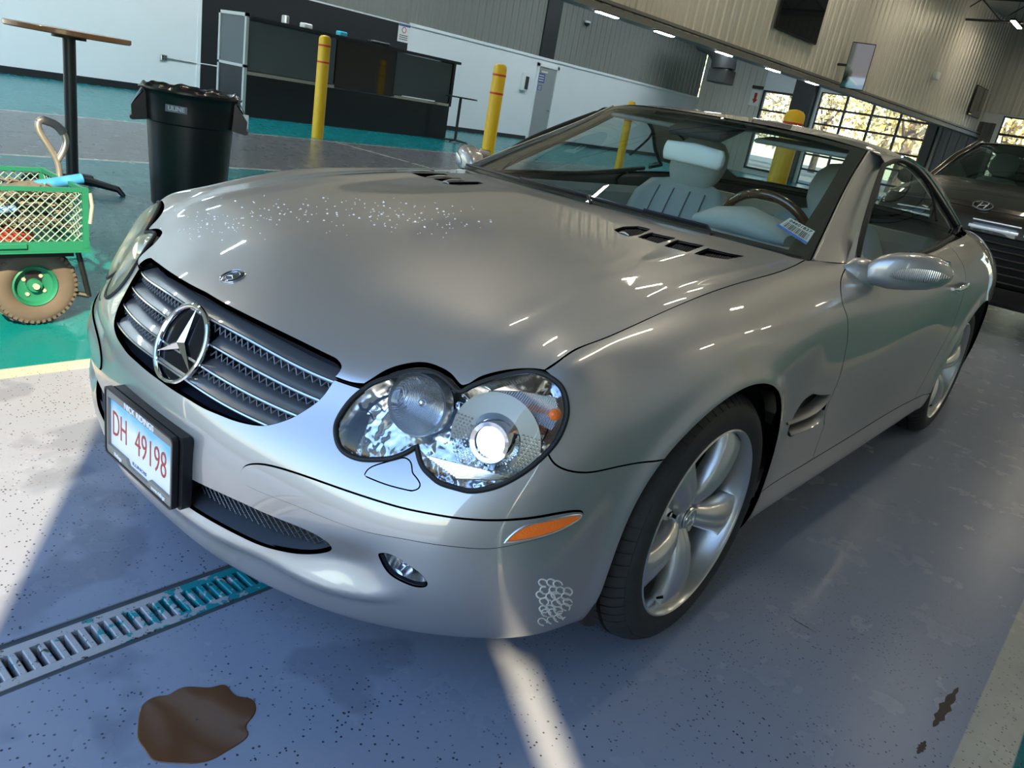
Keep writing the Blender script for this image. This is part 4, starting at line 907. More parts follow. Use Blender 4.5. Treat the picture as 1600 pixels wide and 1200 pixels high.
# --- lamp outline
LP_TOP = [(569,608),(585,598),(605,591),(625,584),(647,580),(667,580),(684,585),(703,599),(714,610)]
LP_CUSP = [(714,610),(722,612),(731,607)]
LP_TOP2 = [(731,607),(749,599),(770,592),(789,587),(810,583),(828,581.5),(848,585),(864,593),(876,604),(883,620),(886,640),(884,655),(878,672),(868,690),(855,706)]
LP_BOT2 = [(855,706),(838,722),(815,740),(783,757),(765,763),(749,766),(732,767),(715,763),(689,755),(675,745),(664,734),(656,718),(652,700)]
LP_BOT1 = [(652,697),(640,705),(625,712),(608,717),(592,718),(570,718),(552,714),(538,706),(529,694),(525,676),(526,662),(534,645),(550,624),(569,608)]
LAMP = outline(HT(LP_TOP), HT(LP_CUSP), HT(LP_TOP2), HT(LP_BOT2), HT(LP_BOT1))
gapuv = HT([(855,706),(866,724),(888,735),(920,738),(953,732),(1001,723),(1041,716)])
# --- bumper
ARF_ = arch_uv(.005, -27, 41.5)            # front wheel opening, bumper part (bottom to gap)
gap_end = ARF_[-1]
GAP = spline(gapuv[:-1]+[gap_end])
GR = HT([(521,594),(506,616),(490,631),(475,641),(458,651),(437,659),(412,664),(390,662),(366,656),(340,646),(319,637),(295,623),(272,609)])
gc = HT([(245,590)])[0]; GR.append(np.array([0, gc[1]]))
tongue = HT([(569,608),(552,603),(523,593)])
BOT = [(0, 8.75), (1, 8.75), (2, 8.75), (3, 8.75), (4, 8.7), (4.6, 8.7)]
end_b = np.array([ARF_[0][0]-.15, 8.7])
BOT = [np.array(b) for b in BOT if b[0] < end_b[0]-.2]+[end_b]
bump = outline(spline(GR)[::-1], [tongue[2], tongue[1], tongue[0]], spline(HT(LP_BOT1))[::-1], spline(HT(LP_BOT2))[::-1], GAP, ARF_[::-1], [ARF_[0], end_b], BOT[::-1])
bump[0][0] = 0; bump[-1] = [0, 8.75]
BUMP = sym(bump)
# openings in the bumper
IN_T = HT([(294,747),(337,768),(381,788),(430,810),(475,829),(497,842),(508,853)]); IN_B = HT([(508,853),(510,862),(500,869),(475,869),(445,862),(412,851),(380,837),(350,822),(303,794)])
t0v, b0v = IN_T[0][1], IN_B[-1][1]
INTAKE = sym(outline([np.array([0, b0v+.0]), IN_B[-1]], IN_B[::-1], IN_T[::-1], [IN_T[0], np.array([0, t0v])]))
STR_T = [(377,741),(381,731),(390,726),(412,725.5),(444,733),(475,743),(506,754),(569,775.6),(631,794),(670,802),(710,808.5),(762,812.5),(815,810),(867,802),(895,798),(908,799),(911,805)]
STR_B = [(911,805),(900,815),(867,831.5),(828,844),(802,850),(762,856),(710,853),(670,848),(631,841),(569,829),(506,807),(444,782),(397,763),(382,753),(377,741)]
STRIPU = outline(HT(STR_T), HT(STR_B))
MARK = outline(HT([(788,846),(802,831),(823,819),(845,813),(867,808.5),(890,804),(903,803)]), HT([(903,803),(906,806),(897,813),(867,828.5),(828,840),(788,846)]))
FOG = outline(HT([(590,868),(600,866),(612,869),(632,880),(650,892),(661,902),(667,911)]), HT([(667,911),(664,916),(650,916),(630,909),(612,900),(598,886),(590,868)]))
WASH = outline(HT([(569.5,743),(579,731),(605,722),(631,715)]), HT([(631,715),(639,719),(644,739)]), HT([(644,739),(656,756),(652,764),(643,766.5)]), HT([(643,766.5),(605,757),(569.5,743)]))
mir = lambda P: np.array(P)*[-1, 1]
hl = lambda P: [P, mir(P)]
def bump_disp(uv, P):
    d = strip_disp(uv, P); ay = np.abs(P[:, 1])
    # lamps sit in a soft hollow; scoop in front of each fog light, raised lip below
    if LIPC is not None:
        q = P*[1, 0, 1]; q[:, 1] = ay; dd = np.full(len(q), 1e9)
        for k in range(0, len(LIPC), 40): dd = np.minimum(dd, np.linalg.norm(q[:, None]-LIPC[None, k:k+40], axis=2).min(1))
        lz = np.interp(ay, LIPC[:LN, 1], LIPC[:LN, 2]); up = P[:, 2] > lz
        end = sstep(.70, .60, ay)
        d += end*np.where(up, .010*np.exp(-(dd/.022)**2), .010*np.exp(-(dd/.016)**2))
        d -= end*.020*np.exp(-(((ay-.545)/.085)**2+((P[:, 2]-lz-.062)/.040)**2))
    return d
LIPC = None
lp_ = STRIP.pos(HT([(300,806),(350,838),(412,866),(460,893),(500,912),(540,923),(575,929),(612,932),(640,931),(660,924),(671,911)]))
lp_ = np.vstack([[lp_[0]*[1, 0, 1]+[.012, 0, -.002]], lp_]); LIPC = spline(lp_, 160); LN = int(np.argmax(LIPC[:, 1]))+1
BSURF = Patch(neg+half, u0=-7, disp=bump_disp, res=6, outward=-1)
A = panel_arrays(BSURF, BUMP, holes=[INTAKE]+hl(STRIPU)+hl(FOG)+hl(WASH), step=.0105)
bumper = build_arr('front_bumper', A, M_PAINT, car)
for s_ in (False, True):
    A = panel_arrays(BSURF, STRIPU, holes=[MARK], step=.011, off=.004, gap=.0012); rs = build_arr('rub_strip', A, M_PAINT, bumper, s_)
    A = panel_arrays(BSURF, WASH, step=.012, off=.0, gap=.0008, flange=.006); build_arr('washer_cover', A, M_PAINT, bumper, s_)
# --- wings
SHUT = [(851,579),(875,563),(897,548),(930,534),(962.5,521),(1028,491),(1094,463),(1159,441),(1200,430),(1225,422),(1245,413.5),(1258,407)]
DOORF = [(1327,410),(1320,422),(1314,440),(1316,472),(1323,492),(1325,510),(1324,535),(1320,555),(1311,592),(1297,625),(1289,650),(1288,664)]
dfl = HT(DOORF); x_end = STRIP.pos([dfl[-1]])[0]
zs = .285
SILLF = side_uv(x_end[0]-.01, zs)
ARW = arch_uv(.005, 41.5, 187)
k = [i for i, a in enumerate(ARW) if STRIP.pos([a])[0][2] < zs and STRIP.pos([a])[0][0] < 0]
ARW_ = ARW[:k[0]] if k else ARW
fsill = side_uv(STRIP.pos([ARW_[-1]])[0][0]-.005, zs)
fend = outline(HT(SHUT), HT([(1258,407),(1285,408),(1327,410)]), dfl, [dfl[-1], SILLF], [SILLF, fsill], [fsill, ARW_[-1]], ARW_[::-1], GAP[::-1], spline(HT([q for q in LP_TOP2[7:]]))[::-1])
GILL = outline(HT([(1243,646),(1256,626),(1271,616)]), HT([(1271,616),(1284,618),(1297,617)]), HT([(1297,617),(1290,636),(1284,655)]), HT([(1284,655),(1262,668),(1236,682)]), HT([(1236,682),(1231,676),(1236,660),(1243,646)]))
A = panel_arrays(STRIP, fend, holes=[GILL], step=.014); FEND = both('wing', A, M_PAINT, car)
# --- bonnet
HH_ = HOOD.hits
fe = HH_([(331,463),(350,474),(381,490),(412,505.5),(444,521),(475,536),(505,551),(524,560)])
ctr = np.array([HOOD.hit((325,459))[0], 5.])
seg = [[ctr]+fe, HH_([(524,560),(532,569),(531,578),(523,589)]), HH_([(523,589),(545,597),(569,600)]),
       HH_([(569,600),(585,590),(605,578),(625,571),(647,567),(665,567),(680,571),(695,578),(707,587),(716,598),(722,603)]),
       HH_([(722,603),(733,600),(749,590),(770,583),(789,579),(810,576.5),(828,576),(840,577),(851,579)]),
       [HOOD.near(STRIP.pos([q])[0]) for q in HT(SHUT)]]
r_end = seg[-1][-1]
hood_h = outline(*seg, [r_end, np.array([6.93, r_end[1]])], [np.array([6.93, r_end[1]]), np.array([6.93, 5.])])
hood_h[0][1] = 5.
H = hood_h.copy(); m = H[::-1].copy(); m[:, 1] = 10-m[:, 1]; HOODP = np.vstack([H, m[1:-1]])
def vz(*q): return [(960+a/4, 180+b/4) for a, b in q]
VENTS = [outline(*[[a, b] for a, b in zip(v, v[1:]+v[:1])]) for v in [HH_(vz(*w)) for w in (
  [(0,716),(60,697),(150,694),(225,712),(150,747),(90,757),(30,737)], [(150,763),(240,737),(385,768),(270,800)],
  [(315,817),(400,782),(560,815),(450,855)], [(500,867),(590,834),(810,880),(700,900)])]]
VM = [v*[1, -1]+[0, 10] for v in VENTS]
A = panel_arrays(HOOD, HOODP, holes=VENTS+VM, step=.013, gap=.0018)
bonnet = build_arr('bonnet', A, M_PAINT, car)
# --- lamps: clear cover bulging over the housing
LD = None
def dome(uv, P):
    d = strip_disp(uv, P); q = P.copy(); sgn = 1
    dd = np.full(len(q), 1e9)
    for k in range(0, len(LD), 40): dd = np.minimum(dd, np.linalg.norm(q[:, None]-LD[None, k:k+40], axis=2).min(1))
    return d+.024*(1-np.exp(-dd/.045))*inside(uv, LAMP)
LD = STRIP.base(resample(STRIP, LAMP, .012))
LSURF = Patch(neg+half, u0=-7, disp=dome, res=6, outward=-1)
# --- door, sill, rear quarter, boot
DZ = [(-2.0,.90),(-2.055,.84),(-2.085,.76),(-2.095,.66),(-2.075,.56),(-2.04,.46),(-2.015,.36),(-2.01,zs)]
dr = [side_uv(x, z) for x, z in DZ]; dtop = np.array([dr[0][0]-.03, 1.02]); belt0 = np.array([dfl[0][0]+.02, 1.02])
door = outline([belt0, dfl[0]], dfl, [dfl[-1], SILLF], [SILLF]+[side_uv(x, zs) for x in (-1.1,-1.5,-1.8,-2.01)], dr[::-1], [dr[0], dtop], [dtop, np.array([11.5, 1.02]), belt0])
DOOR = both('door', panel_arrays(STRIP, door, step=.018), M_PAINT, car)
ARS = [a for a in arch_uv(.005, 180, 210, n=30) if STRIP.pos([a])[0][2] < zs]
AR1 = arch_uv(-2.56, -28, -7.2, n=16); rs0 = side_uv(STRIP.pos([AR1[-1]])[0][0]+.004, zs)
fb = np.array([ARS[-1][0]+.12, 8.7]); rb = np.array([AR1[0][0]-.1, 8.7])
sill = outline([fsill]+[side_uv(x, zs) for x in (-.8,-1.2,-1.6,-1.9)]+[rs0], [rs0, AR1[-1]], AR1[::-1], [AR1[0], rb], [rb, np.array([12, 8.7]), np.array([11, 8.7]), fb], [fb, ARS[-1]], ARS[::-1], [ARS[0], fsill])
both('sill', panel_arrays(STRIP, sill, step=.02), M_PAINT, car)
AR2 = arch_uv(-2.56, -7.2, 206, n=70); qb = np.array([AR2[-1][0]+.12, 8.7])
quar = outline([side_uv(-2.012, zs), AR2[0]], AR2, [AR2[-1], qb], [qb, np.array([15.5, 8.7]), np.array([17, 8.7]), np.array([18, 8.7])], [np.array([18, 8.7]), np.array([18, .3])],
   [np.array([18, .3]), np.array([17, .3]), np.array([16, .3]), np.array([15, .4]), np.array([14.3, .6])], [np.array([14.3, .6]), np.array([14, 1.02]), dtop], [dtop, dr[0]], dr)
both('rear_wing', panel_arrays(STRIP, quar, step=.02), M_PAINT, car)
T_ = [[(x+.02, y, z-.01) for x, y, z in RFH[5]], [(-3.05,0,.968),(-3.05,.2,.967),(-3.05,.38,.964),(-3.04,.54,.96),(-3.0,.64,.952)],
      [(-3.35,0,.958),(-3.35,.17,.957),(-3.34,.34,.954),(-3.32,.48,.95),(-3.28,.60,.945)], [(-3.59,0,.944),(-3.585,.15,.943),(-3.57,.28,.942),(-3.54,.42,.941),(-3.49,.54,.938)]]
DECK = Patch([[(x, -y, z) for x, y, z in r[1:]][::-1]+list(r) for r in T_], outward=-1)
build_arr('boot_lid', panel_arrays(DECK, [(0, 0), (0, 8), (3, 8), (3, 0)], step=.03), M_PAINT, car)
# --- roof, pillars, glass
rw = outline([[2.45, 1.05], [2.38, 4], [2.45, 6.95]], [[2.45, 6.95], [3.6, 7.2], [4.75, 6.9]], [[4.75, 6.9], [4.82, 4], [4.75, 1.1]], [[4.75, 1.1], [3.6, .8], [2.45, 1.05]])
roof = build_arr('roof', panel_arrays(ROOF, [(0, 0), (0, 8), (5, 8), (5, 0)], holes=[rw], step=.02, gap=0), M_PAINT, car)
build_arr('rear_window', panel_arrays(ROOF, rw, step=.03, gap=.003, off=-.003, flange=0), M_SG, roof)
WR_ = np.array([(0, 0), (0, 8), (3, 8), (3, 0)], float)
wing = outline([[.12, .42], [.10, 4], [.12, 7.58]], [[.12, 7.58], [1.5, 7.70], [2.86, 7.66]], [[2.86, 7.66], [2.93, 4], [2.86, .34]], [[2.86, .34], [1.5, .30], [.12, .42]])
ws = build_arr('windscreen', panel_arrays(WSCR, WR_, step=.03, gap=0, flange=0), M_WS, car)
build_arr('black_border', panel_arrays(WSCR, WR_, holes=[wing], step=.02, gap=0, off=-.004, flange=0), M_RUBBER, ws)
for s_ in (False, True):
    pl_ = build_arr('windscreen_pillar', panel_arrays(PIL, [(0, 0), (0, 2), (3, 2), (3, 0)], step=.015, gap=0.001), M_PAINT, car, s_)
    tb = MB().tube(PIL.pos(np.stack([np.linspace(0, 3, 40), np.full(40, -.0)], 1))+[0, -.006, -.003], .0045, 8)
    tb.tube(PIL.pos(np.stack([np.linspace(.4, 3, 40), np.full(40, 2.)], 1))+[-.002, -.002, 0], .006, 8)
    if s_: tb.mirror()
    tb.build('window_seal', M_RUBBER, pl_)
    lp = MB().tube(PIL.pos(np.stack([np.linspace(0, 3, 40), np.full(40, .06)], 1))+[0, .003, .004], .0035, 8)
    (lp.mirror() if s_ else lp).build('pillar_lip', M_PAINT, pl_, 60)
SH = SG.hits
gl = outline(SH([(1339,402),(1347,365),(1357,328),(1368,292),(1380,258)]), SH([(1380,258),(1400,250),(1425,260),(1450,287),(1473,322),(1494,357)]), SH([(1494,357),(1489,366)]), SH([(1489,366),(1433,396),(1345,417)]), SH([(1345,417),(1339,402)]))
gX = SG.pos(gl)
for s_ in (False, True):
    g_ = build_arr('side_window', panel_arrays(SG, gl, step=.03, gap=0, flange=0), M_SG, car, s_)
    top = SG.pos(outline(SH([(1339,402),(1347,365),(1357,328),(1368,292),(1380,258)]), SH([(1380,258),(1400,250),(1425,260),(1450,287),(1473,322),(1494,357)]), SH([(1494,357),(1489,366)])))
    t = MB().tube(top+[0, .002, 0], .009, 8)
    if s_: t.mirror()
    t.build('window_seal', M_RUBBER, g_)
    t = MB().tube(top[41:]+[0, .014, .014], .0045, 8)
    if s_: t.mirror()
    t.build('chrome_strip', M_CHROME, g_)
    bl = SG.pos(spline(SH([(1486,368),(1433,396),(1345,417)]), 30))
    t = MB().tube(bl+[0, .006, -.004], .011, 8)
    if s_: t.mirror()
    t.build('belt_seal', M_RUBBER, g_)
    dv = SG.pos(spline(SH([(1463,345),(1455,300),(1449,287)]), 12)); t = MB().tube(dv, .006, 6)
    if s_: t.mirror()
    t.build('window_divider', M_RUBBER, g_)
# --- underside and wheel housings (dark)
ub = MB(); ub.box((-1.28, 0, .19), (1.7, 1.5, .05)); ub.box((.52, 0, .185), (.25, 1.2, .03)); ub.box((-3.2, 0, .26), (.5, 1.3, .05))
ub.build('underbody', M_DARKMETAL, car)
for wx in (.005, -2.56):
    for s_ in (1, -1):
        m_ = MB(); A_ = np.linspace(-25, 205, 40)*PI/180; yy = [.86, .84, .56, .50]; rr = [.372, .385, .385, .30]
        m_.grid([[(wx+r*math.cos(a), s_*y, WZ+r*math.sin(a)) for y, r in zip(yy, rr)] for a in A_])
        m_.add([(wx+.30*math.cos(a), s_*.50, WZ+.30*math.sin(a)) for a in A_], [tuple(range(40))])
        m_.build('wheel_housing', M_RUBBER, car)
# --- wheels
def make_wheel():
    w = bpy.data.objects.new('wheel', None); COL.objects.link(w)      # local frame: +y outward, origin = hub centre
    R0 = .328
    prof = [(.236, -.006), (.244, .003), (.258, .009), (.275, .011), (.290, .007), (.301, -.001), (.3095, -.010)]
    tread = []
    def rib(y0, y1, r): tread.extend([(r, y0), (r, y1)])
    pr = prof+[(.316, -.019), (.3225, -.033), (.3255, -.048), (.318, -.050), (.318, -.056), (.328, -.058), (.328, -.090), (.319, -.092), (.319, -.100), (.3285, -.102), (.3285, -.136), (.319, -.138), (.319, -.146), (.328, -.148), (.328, -.180), (.318, -.182), (.318, -.188), (.326, -.190), (.325, -.215)]
    pr += [(.3165, -.236), (.30, -.250), (.27, -.250), (.24, -.232)]
    ty = MB().lathe(pr, (0, 0, 0), (0, 1, 0), 128, ref=(1, 0, 0)).build('tyre', M_TYRE, w, 25)
    tb = MB(); n = 66                                                 # outer shoulder blocks, split by cross grooves
    for i in range(n):
        a0, a1 = 2*PI*i/n, 2*PI*(i+.86)/n
        for ys, rs_ in (((-.002, -.011, -.020, -.034, -.049), (.3045, .3125, .3190, .3255, .3285)), ((-.058, -.074, -.090), (.3305, .331, .3305)), ((-.102, -.119, -.136), (.331, .3313, .331)), ((-.148, -.164, -.18), (.3305, .3308, .3303))):
            G = []
            for k in range(4):
                a = a0+(a1-a0)*k/3; G.append([((r)*math.cos(a+y*.5), y, (r)*math.sin(a+y*.5)) for y, r in zip(ys, rs_)])
            G = np.array(G); c = G*[.985, 1, .985]; tb.grid(G)
            b = np.concatenate([G[0], G[-1][::-1]]); 
            tb.add(list(G[0])+list(c[0]), [(j, j+1, j+1+len(ys), j+len(ys)) for j in range(len(ys)-1)])
            tb.add(list(G[-1])+list(c[-1]), [(j+1, j, j+len(ys), j+1+len(ys)) for j in range(len(ys)-1)])
            tb.add([G[k][0] for k in range(4)]+[c[k][0] for k in range(4)], [(k+1, k, k+4, k+5) for k in range(3)])
            tb.add([G[k][-1] for k in range(4)]+[c[k][-1] for k in range(4)], [(k, k+1, k+5, k+4) for k in range(3)])
    o = tb.build('tread_blocks', M_TYRE, ty, 25); o['kind'] = 'stuff'
    rp = [(.2395, -.010), (.2440, -.004), (.2445, .003), (.2410, .006), (.2365, .002), (.2335, -.010), (.2290, -.022), (.2245, -.05), (.218, -.10), (.212, -.17), (.222, -.21), (.236, -.225)]
    rim = MB().lathe(rp, (0, 0, 0), (0, 1, 0), 96, ref=(1, 0, 0)).build('rim', M_ALLOY, w, 40)
    for k, a in enumerate(SPK):
        sp = MB(); er = np.array([-math.sin(a), 0, math.cos(a)]); et = np.array([math.cos(a), 0, math.sin(a)]); G = []
        for r, wd, y, hh in [(.028, .020, -.046, .010), (.050, .026, -.036, .016), (.075, .030, -.026, .020), (.110, .035, -.018, .022), (.150, .040, -.014, .022), (.185, .046, -.014, .019), (.210, .053, -.016, .014), (.2285, .062, -.020, .008)]:
            row = []
            for t in np.linspace(-1, 1, 15):
                e = abs(t); prof_ = hh*((1-e**2.4)-.45*math.exp(-(t/.22)**2)*(.0 if r > .2 else .6))
                row.append(er*r*(1-.5*(wd*t)**2/max(r, .05)**2*.0)+et*wd*t+np.array([0, y+prof_-hh*.2, 0]))
            row = [row[0]-np.array([0, .035, 0])]+row+[row[-1]-np.array([0, .035, 0])]
            G.append(row)
        sp.grid(G, flip=True); sp.build('spoke', M_ALLOY, rim, 60)
    hp = [(.0, .0), (.020, .0), (.028, -.002), (.030, -.006), (.034, -.008), (.040, -.012), (.055, -.016), (.068, -.022), (.075, -.034), (.078, -.075)]
    MB().lathe([(r, h-.030) for r, h in hp], (0, 0, 0), (0, 1, 0), 40, ref=(1, 0, 0)).build('hub', M_ALLOY, rim, 40)
    cp = MB().lathe([(.0, .0025), (.018, .0022), (.026, .0005), (.0285, -.003)], (0, -.026, 0), (0, 1, 0), 32, ref=(1, 0, 0)).build('centre_cap', M_ALLOY, w, 40)
    st = MB().tube([(.024*math.cos(t), -.0235, .024*math.sin(t)) for t in np.linspace(0, 2*PI, 40, endpoint=False)], .0016, 6, closed=True)
    for k in range(3):
        a = PI/2+2*PI*k/3; e = np.array([math.cos(a), 0, math.sin(a)]); q = np.array([-math.sin(a), 0, math.cos(a)])
        st.add([e*.023+[0, -.023, 0], q*.004+e*.002+[0, -.0235, 0], -q*.004+e*.002+[0, -.0235, 0], e*.002+[0, -.021, 0]], [(0, 1, 3), (0, 3, 2)])
    st.build('star_mark', M_CHROME, cp, 30)
    for k in range(5):
        a = SPK[0]+2*PI*(k+.5)/5; c = np.array([-math.sin(a)*.056, -.052, math.cos(a)*.056])
        MB().cyl(c, c+[0, .018, 0], .0095, 6).cyl(c-[0, .012, 0], c+[0, .004, 0], .014, 12).build('wheel_bolt', M_CHROME, rim, 30)
    va = SPK[2]+.24
    MB().cyl((-math.sin(va)*.222, -.035, math.cos(va)*.222), (-math.sin(va)*.210, -.020, math.cos(va)*.210), .004, 8).build('tyre_valve', M_BLACKP, rim, 30)
    MB().lathe([(.07, -.10), (.165, -.10), (.165, -.125), (.07, -.125)], (0, 0, 0), (0, 1, 0), 48, ref=(1, 0, 0)).build('brake_disc', mat('disc_steel', (.25, .24, .23), .35, .9), w, 30)
    MB().box((-.125, -.11, .06), (.07, .07, .17), bev=.015).build('brake_caliper', M_DARKMETAL, w, 30)
    return w
SPK = [math.radians(a) for a in (33, 105, 177, 249, 321)]
w0 = make_wheel()
for i, (x, y, rz) in enumerate([(0.003, .888, 0), (-2.56, .885, 0), (0.003, -.888, PI), (-2.56, -.885, PI)]):
    o = w0 if i == 0 else copy_tree(w0)
    o.parent = car; o.location = (x, y, .3315); o.rotation_euler = (0, (0, .5, .3, .9)[i]*(1 if rz == 0 else 1), rz)
# ================================================================== grille, badge, plate, lamps
def dkdisp(off):
    return lambda uv: BSURF.pos(uv)+off*BSURF.nrm(uv)
GRs = spline(GR)                                     # from the corner by the bonnet down to the centre
def umax(v):
    i = np.argmin(np.abs(GRs[:, 1]-v)+10*(GRs[:, 0] < .3)*0)
    c = [GRs[k, 0] for k in range(len(GRs)-1) if (GRs[k, 1]-v)*(GRs[k+1, 1]-v) <= 0]
    return max(c) if c else GRs[i, 0]
grille = bpy.data.objects.new('grille', None); COL.objects.link(grille); grille.parent = car
vb = gc[1]
mb_ = MB()
for n_, v in enumerate([1.50, 1.98, 2.46, 2.92]):
    ue = umax(v)+.10 if n_ else 2.0
    us = np.linspace(-ue, ue, 61); q = np.stack([us, v+0*us], 1); P = BSURF.base(q); N = BSURF._n(BSURF.base, q)
    Nh = N*[1, 1, 0]; Nh = norm(Nh)
    fr = P-N*.012; G = [fr+[0, 0, -.0045], fr+N*.003+[0, 0, -.001], fr+[0, 0, .0025], fr-Nh*.010+[0, 0, .007], fr-Nh*.022+[0, 0, .012], fr-Nh*.036+[0, 0, .0145], fr-Nh*.036+[0, 0, .008], fr-Nh*.022+[0, 0, .004], fr-Nh*.008+[0, 0, -.004]]
    G = np.array(G).transpose(1, 0, 2); m_ = MB().grid(G, closed_v=True, flip=True); bl_ = m_.build('grille_slat', M_GRILLE, grille, 50)
    MB().tube(fr+N*.003, .0030, 6).build('bright_edge', mat('satin_edge', (.62, .63, .65), .2, .9), bl_)
    if n_ < 3:
        for k in range(-21, 21):                      # honeycomb edge hanging below each slat
            a = k/21*ue
            q2 = np.array([[a, v+.15], [a+ue/42, v+.30], [a+ue/21, v+.15]]); X = BSURF.base(q2)-norm(BSURF._n(BSURF.base, q2)*[1, 1, 0])*.022
            mb_.tube(X, .0018, 4)
o = mb_.build('grille_mesh', mat('mesh_grey', (.17, .18, .2), .4, .5), grille); o['kind'] = 'stuff'
bk = MB(); us = np.linspace(-2.3, 2.3, 41)
bk.grid([[BSURF.base([[u, v]])[0]-norm(BSURF._n(BSURF.base, [[u, v]])[0]*[1, 1, 0])*d for v, d in ((.8, .10), (1.4, .105), (2.2, .105), (3.0, .10), (vb+.1, .09), (vb+.14, .01))] for u in us])
bk.build('radiator_shroud', mat('shroud_blue_black', (.030, .035, .050), .4), grille)
sp_ = MB()
for v in (1.25, 1.75, 2.25, 2.75):
    q = np.stack([us, v+0*us], 1); sp_.tube(BSURF.base(q)-norm(BSURF._n(BSURF.base, q)*[1, 1, 0])*.075, .003, 5)
sp_.build('inner_bar', M_BLACKP, grille)
# star
SC = onp((283, 537), 1, 0)+np.array([.0, 0, 0]); tn = math.radians(24); sn = np.array([math.cos(tn), 0, math.sin(tn)]); su_ = np.array([-math.sin(tn), 0, math.cos(tn)]); sy_ = np.array([0, 1., 0])
SRad = .086
star = bpy.data.objects.new('star_emblem', None); COL.objects.link(star); star.parent = car
MB().tube([SC+SRad*(math.cos(t)*sy_+math.sin(t)*su_) for t in np.linspace(0, 2*PI, 72, endpoint=False)], .0062, 10, closed=True).build('star_ring', M_CHROME, star)
MB().lathe([(.0, -.004), (.05, -.005), (SRad-.002, -.007), (SRad-.001, -.03), (.05, -.05)], SC, sn, 48).build('emblem_disc', mat('gloss_black', (.006, .006, .009), .15, 0, 0, spec=.25), star, 40)
def star_mesh(c, n, up, R, w, h):
    m = MB(); side = np.cross(up, n)
    for k in range(3):
        a = 2*PI*k/3; e = math.cos(a)*up+math.sin(a)*side
        b1 = math.cos(a+PI/3)*up+math.sin(a+PI/3)*side; b2 = math.cos(a-PI/3)*up+math.sin(a-PI/3)*side
        V = [c+e*R, c+b1*w, c+b2*w, c+n*h, c-n*h*.3]; m.add(V, [(0, 3, 1), (0, 2, 3), (0, 1, 4), (0, 4, 2)])
    return m
star_mesh(SC+sn*.001, sn, su_, SRad-.003, .012, .010).build('star', M_CHROME, star, 0)
# bonnet badge
hb = HOOD.hit((364, 432)); bp = HOOD.pos([hb])[0]; bn = HOOD.nrm([hb])[0]; bu = norm(np.array([-1, 0, .3])-bn*(np.array([-1, 0, .3])@bn))
bd = MB().lathe([(0, .0022), (.016, .0022), (.0265, .0012), (.0285, .0), (.029, -.002)], bp, bn, 40).build('bonnet_badge', mat('badge_dark', (.05, .06, .09), .25, .6, 1), car, 40)
MB().tube([bp+bn*.0014+.0275*(math.cos(t)*bu+math.sin(t)*np.cross(bn, bu)) for t in np.linspace(0, 2*PI, 40, endpoint=False)], .0013, 6, closed=True).tube([bp+bn*.0022+.0165*(math.cos(t)*bu+math.sin(t)*np.cross(bn, bu)) for t in np.linspace(0, 2*PI, 40, endpoint=False)], .0008, 6, closed=True).build('badge_ring', M_CHROME, bd)
star_mesh(bp+bn*.0022, bn, bu, .0165, .0022, .0018).build('badge_star', M_CHROME, bd, 0)
# number plate: bracket, plate, frame
PC = np.array([.926, -.002, .367]); pw, ph = .157, .0815
plate = bpy.data.objects.new('number_plate', None); COL.objects.link(plate); plate.parent = car
ex, ey = np.array([0, 1., 0]), np.array([0, 0, 1.])
def rrect(w, h, r, n=6):
    out = []
    for cx, cy, a0 in ((w-r, h-r, 0), (-w+r, h-r, 90), (-w+r, -h+r, 180), (w-r, -h+r, 270)):
        out += [(cx+r*math.cos(math.radians(a0+90*k/n)), cy+r*math.sin(math.radians(a0+90*k/n))) for k in range(n+1)]
    return out
MB().prism(rrect(pw+.004, ph+.001, .012), PC+[-.034, .010, .001], ex, ey, .021).build('plate_bracket', M_BLACKP, plate, 30)
MB().prism(rrect(.10, ph+.0, .012), PC+[-.06, .03, -.004], ex, ey, .03).build('bracket_foot', M_BLACKP, plate, 30)
mp_ = mat('plate_print', (.8, .84, .88), .35, 0, .6); n, l, b = nodes(mp_)
tc = n.new('ShaderNodeTexCoord'); sx_ = n.new('ShaderNodeSeparateXYZ'); cr = n.new('ShaderNodeValToRGB'); ns = n.new('ShaderNodeTexNoise'); ns.inputs['Scale'].default_value = 14
mr = n.new('ShaderNodeMapRange'); mr.inputs[1].default_value = PC[2]-.06; mr.inputs[2].default_value = PC[2]+.07
ad = n.new('ShaderNodeMath'); ad.operation = 'MULTIPLY_ADD'; ad.inputs[1].default_value = .35; 
cr.color_ramp.elements[0].color = (.83, .84, .86, 1); cr.color_ramp.elements[0].position = .72; cr.color_ramp.elements[1].color = (.12, .5, .80, 1); cr.color_ramp.elements[1].position = 1.0
l.new(tc.outputs['Object'], sx_.inputs[0]); l.new(sx_.outputs[2], mr.inputs[0]); l.new(tc.outputs['Object'], ns.inputs[0]); l.new(ns.outputs[0], ad.inputs[0]); l.new(mr.outputs[0], ad.inputs[2]); l.new(ad.outputs[0], cr.inputs[0]); l.new(cr.outputs[0], b.inputs['Base Color'])
MB().prism(rrect(pw-.004, ph-.004, .01), PC+[-.008, 0, 0], ex, ey, .0015).build('plate_face', mp_, plate, 30)
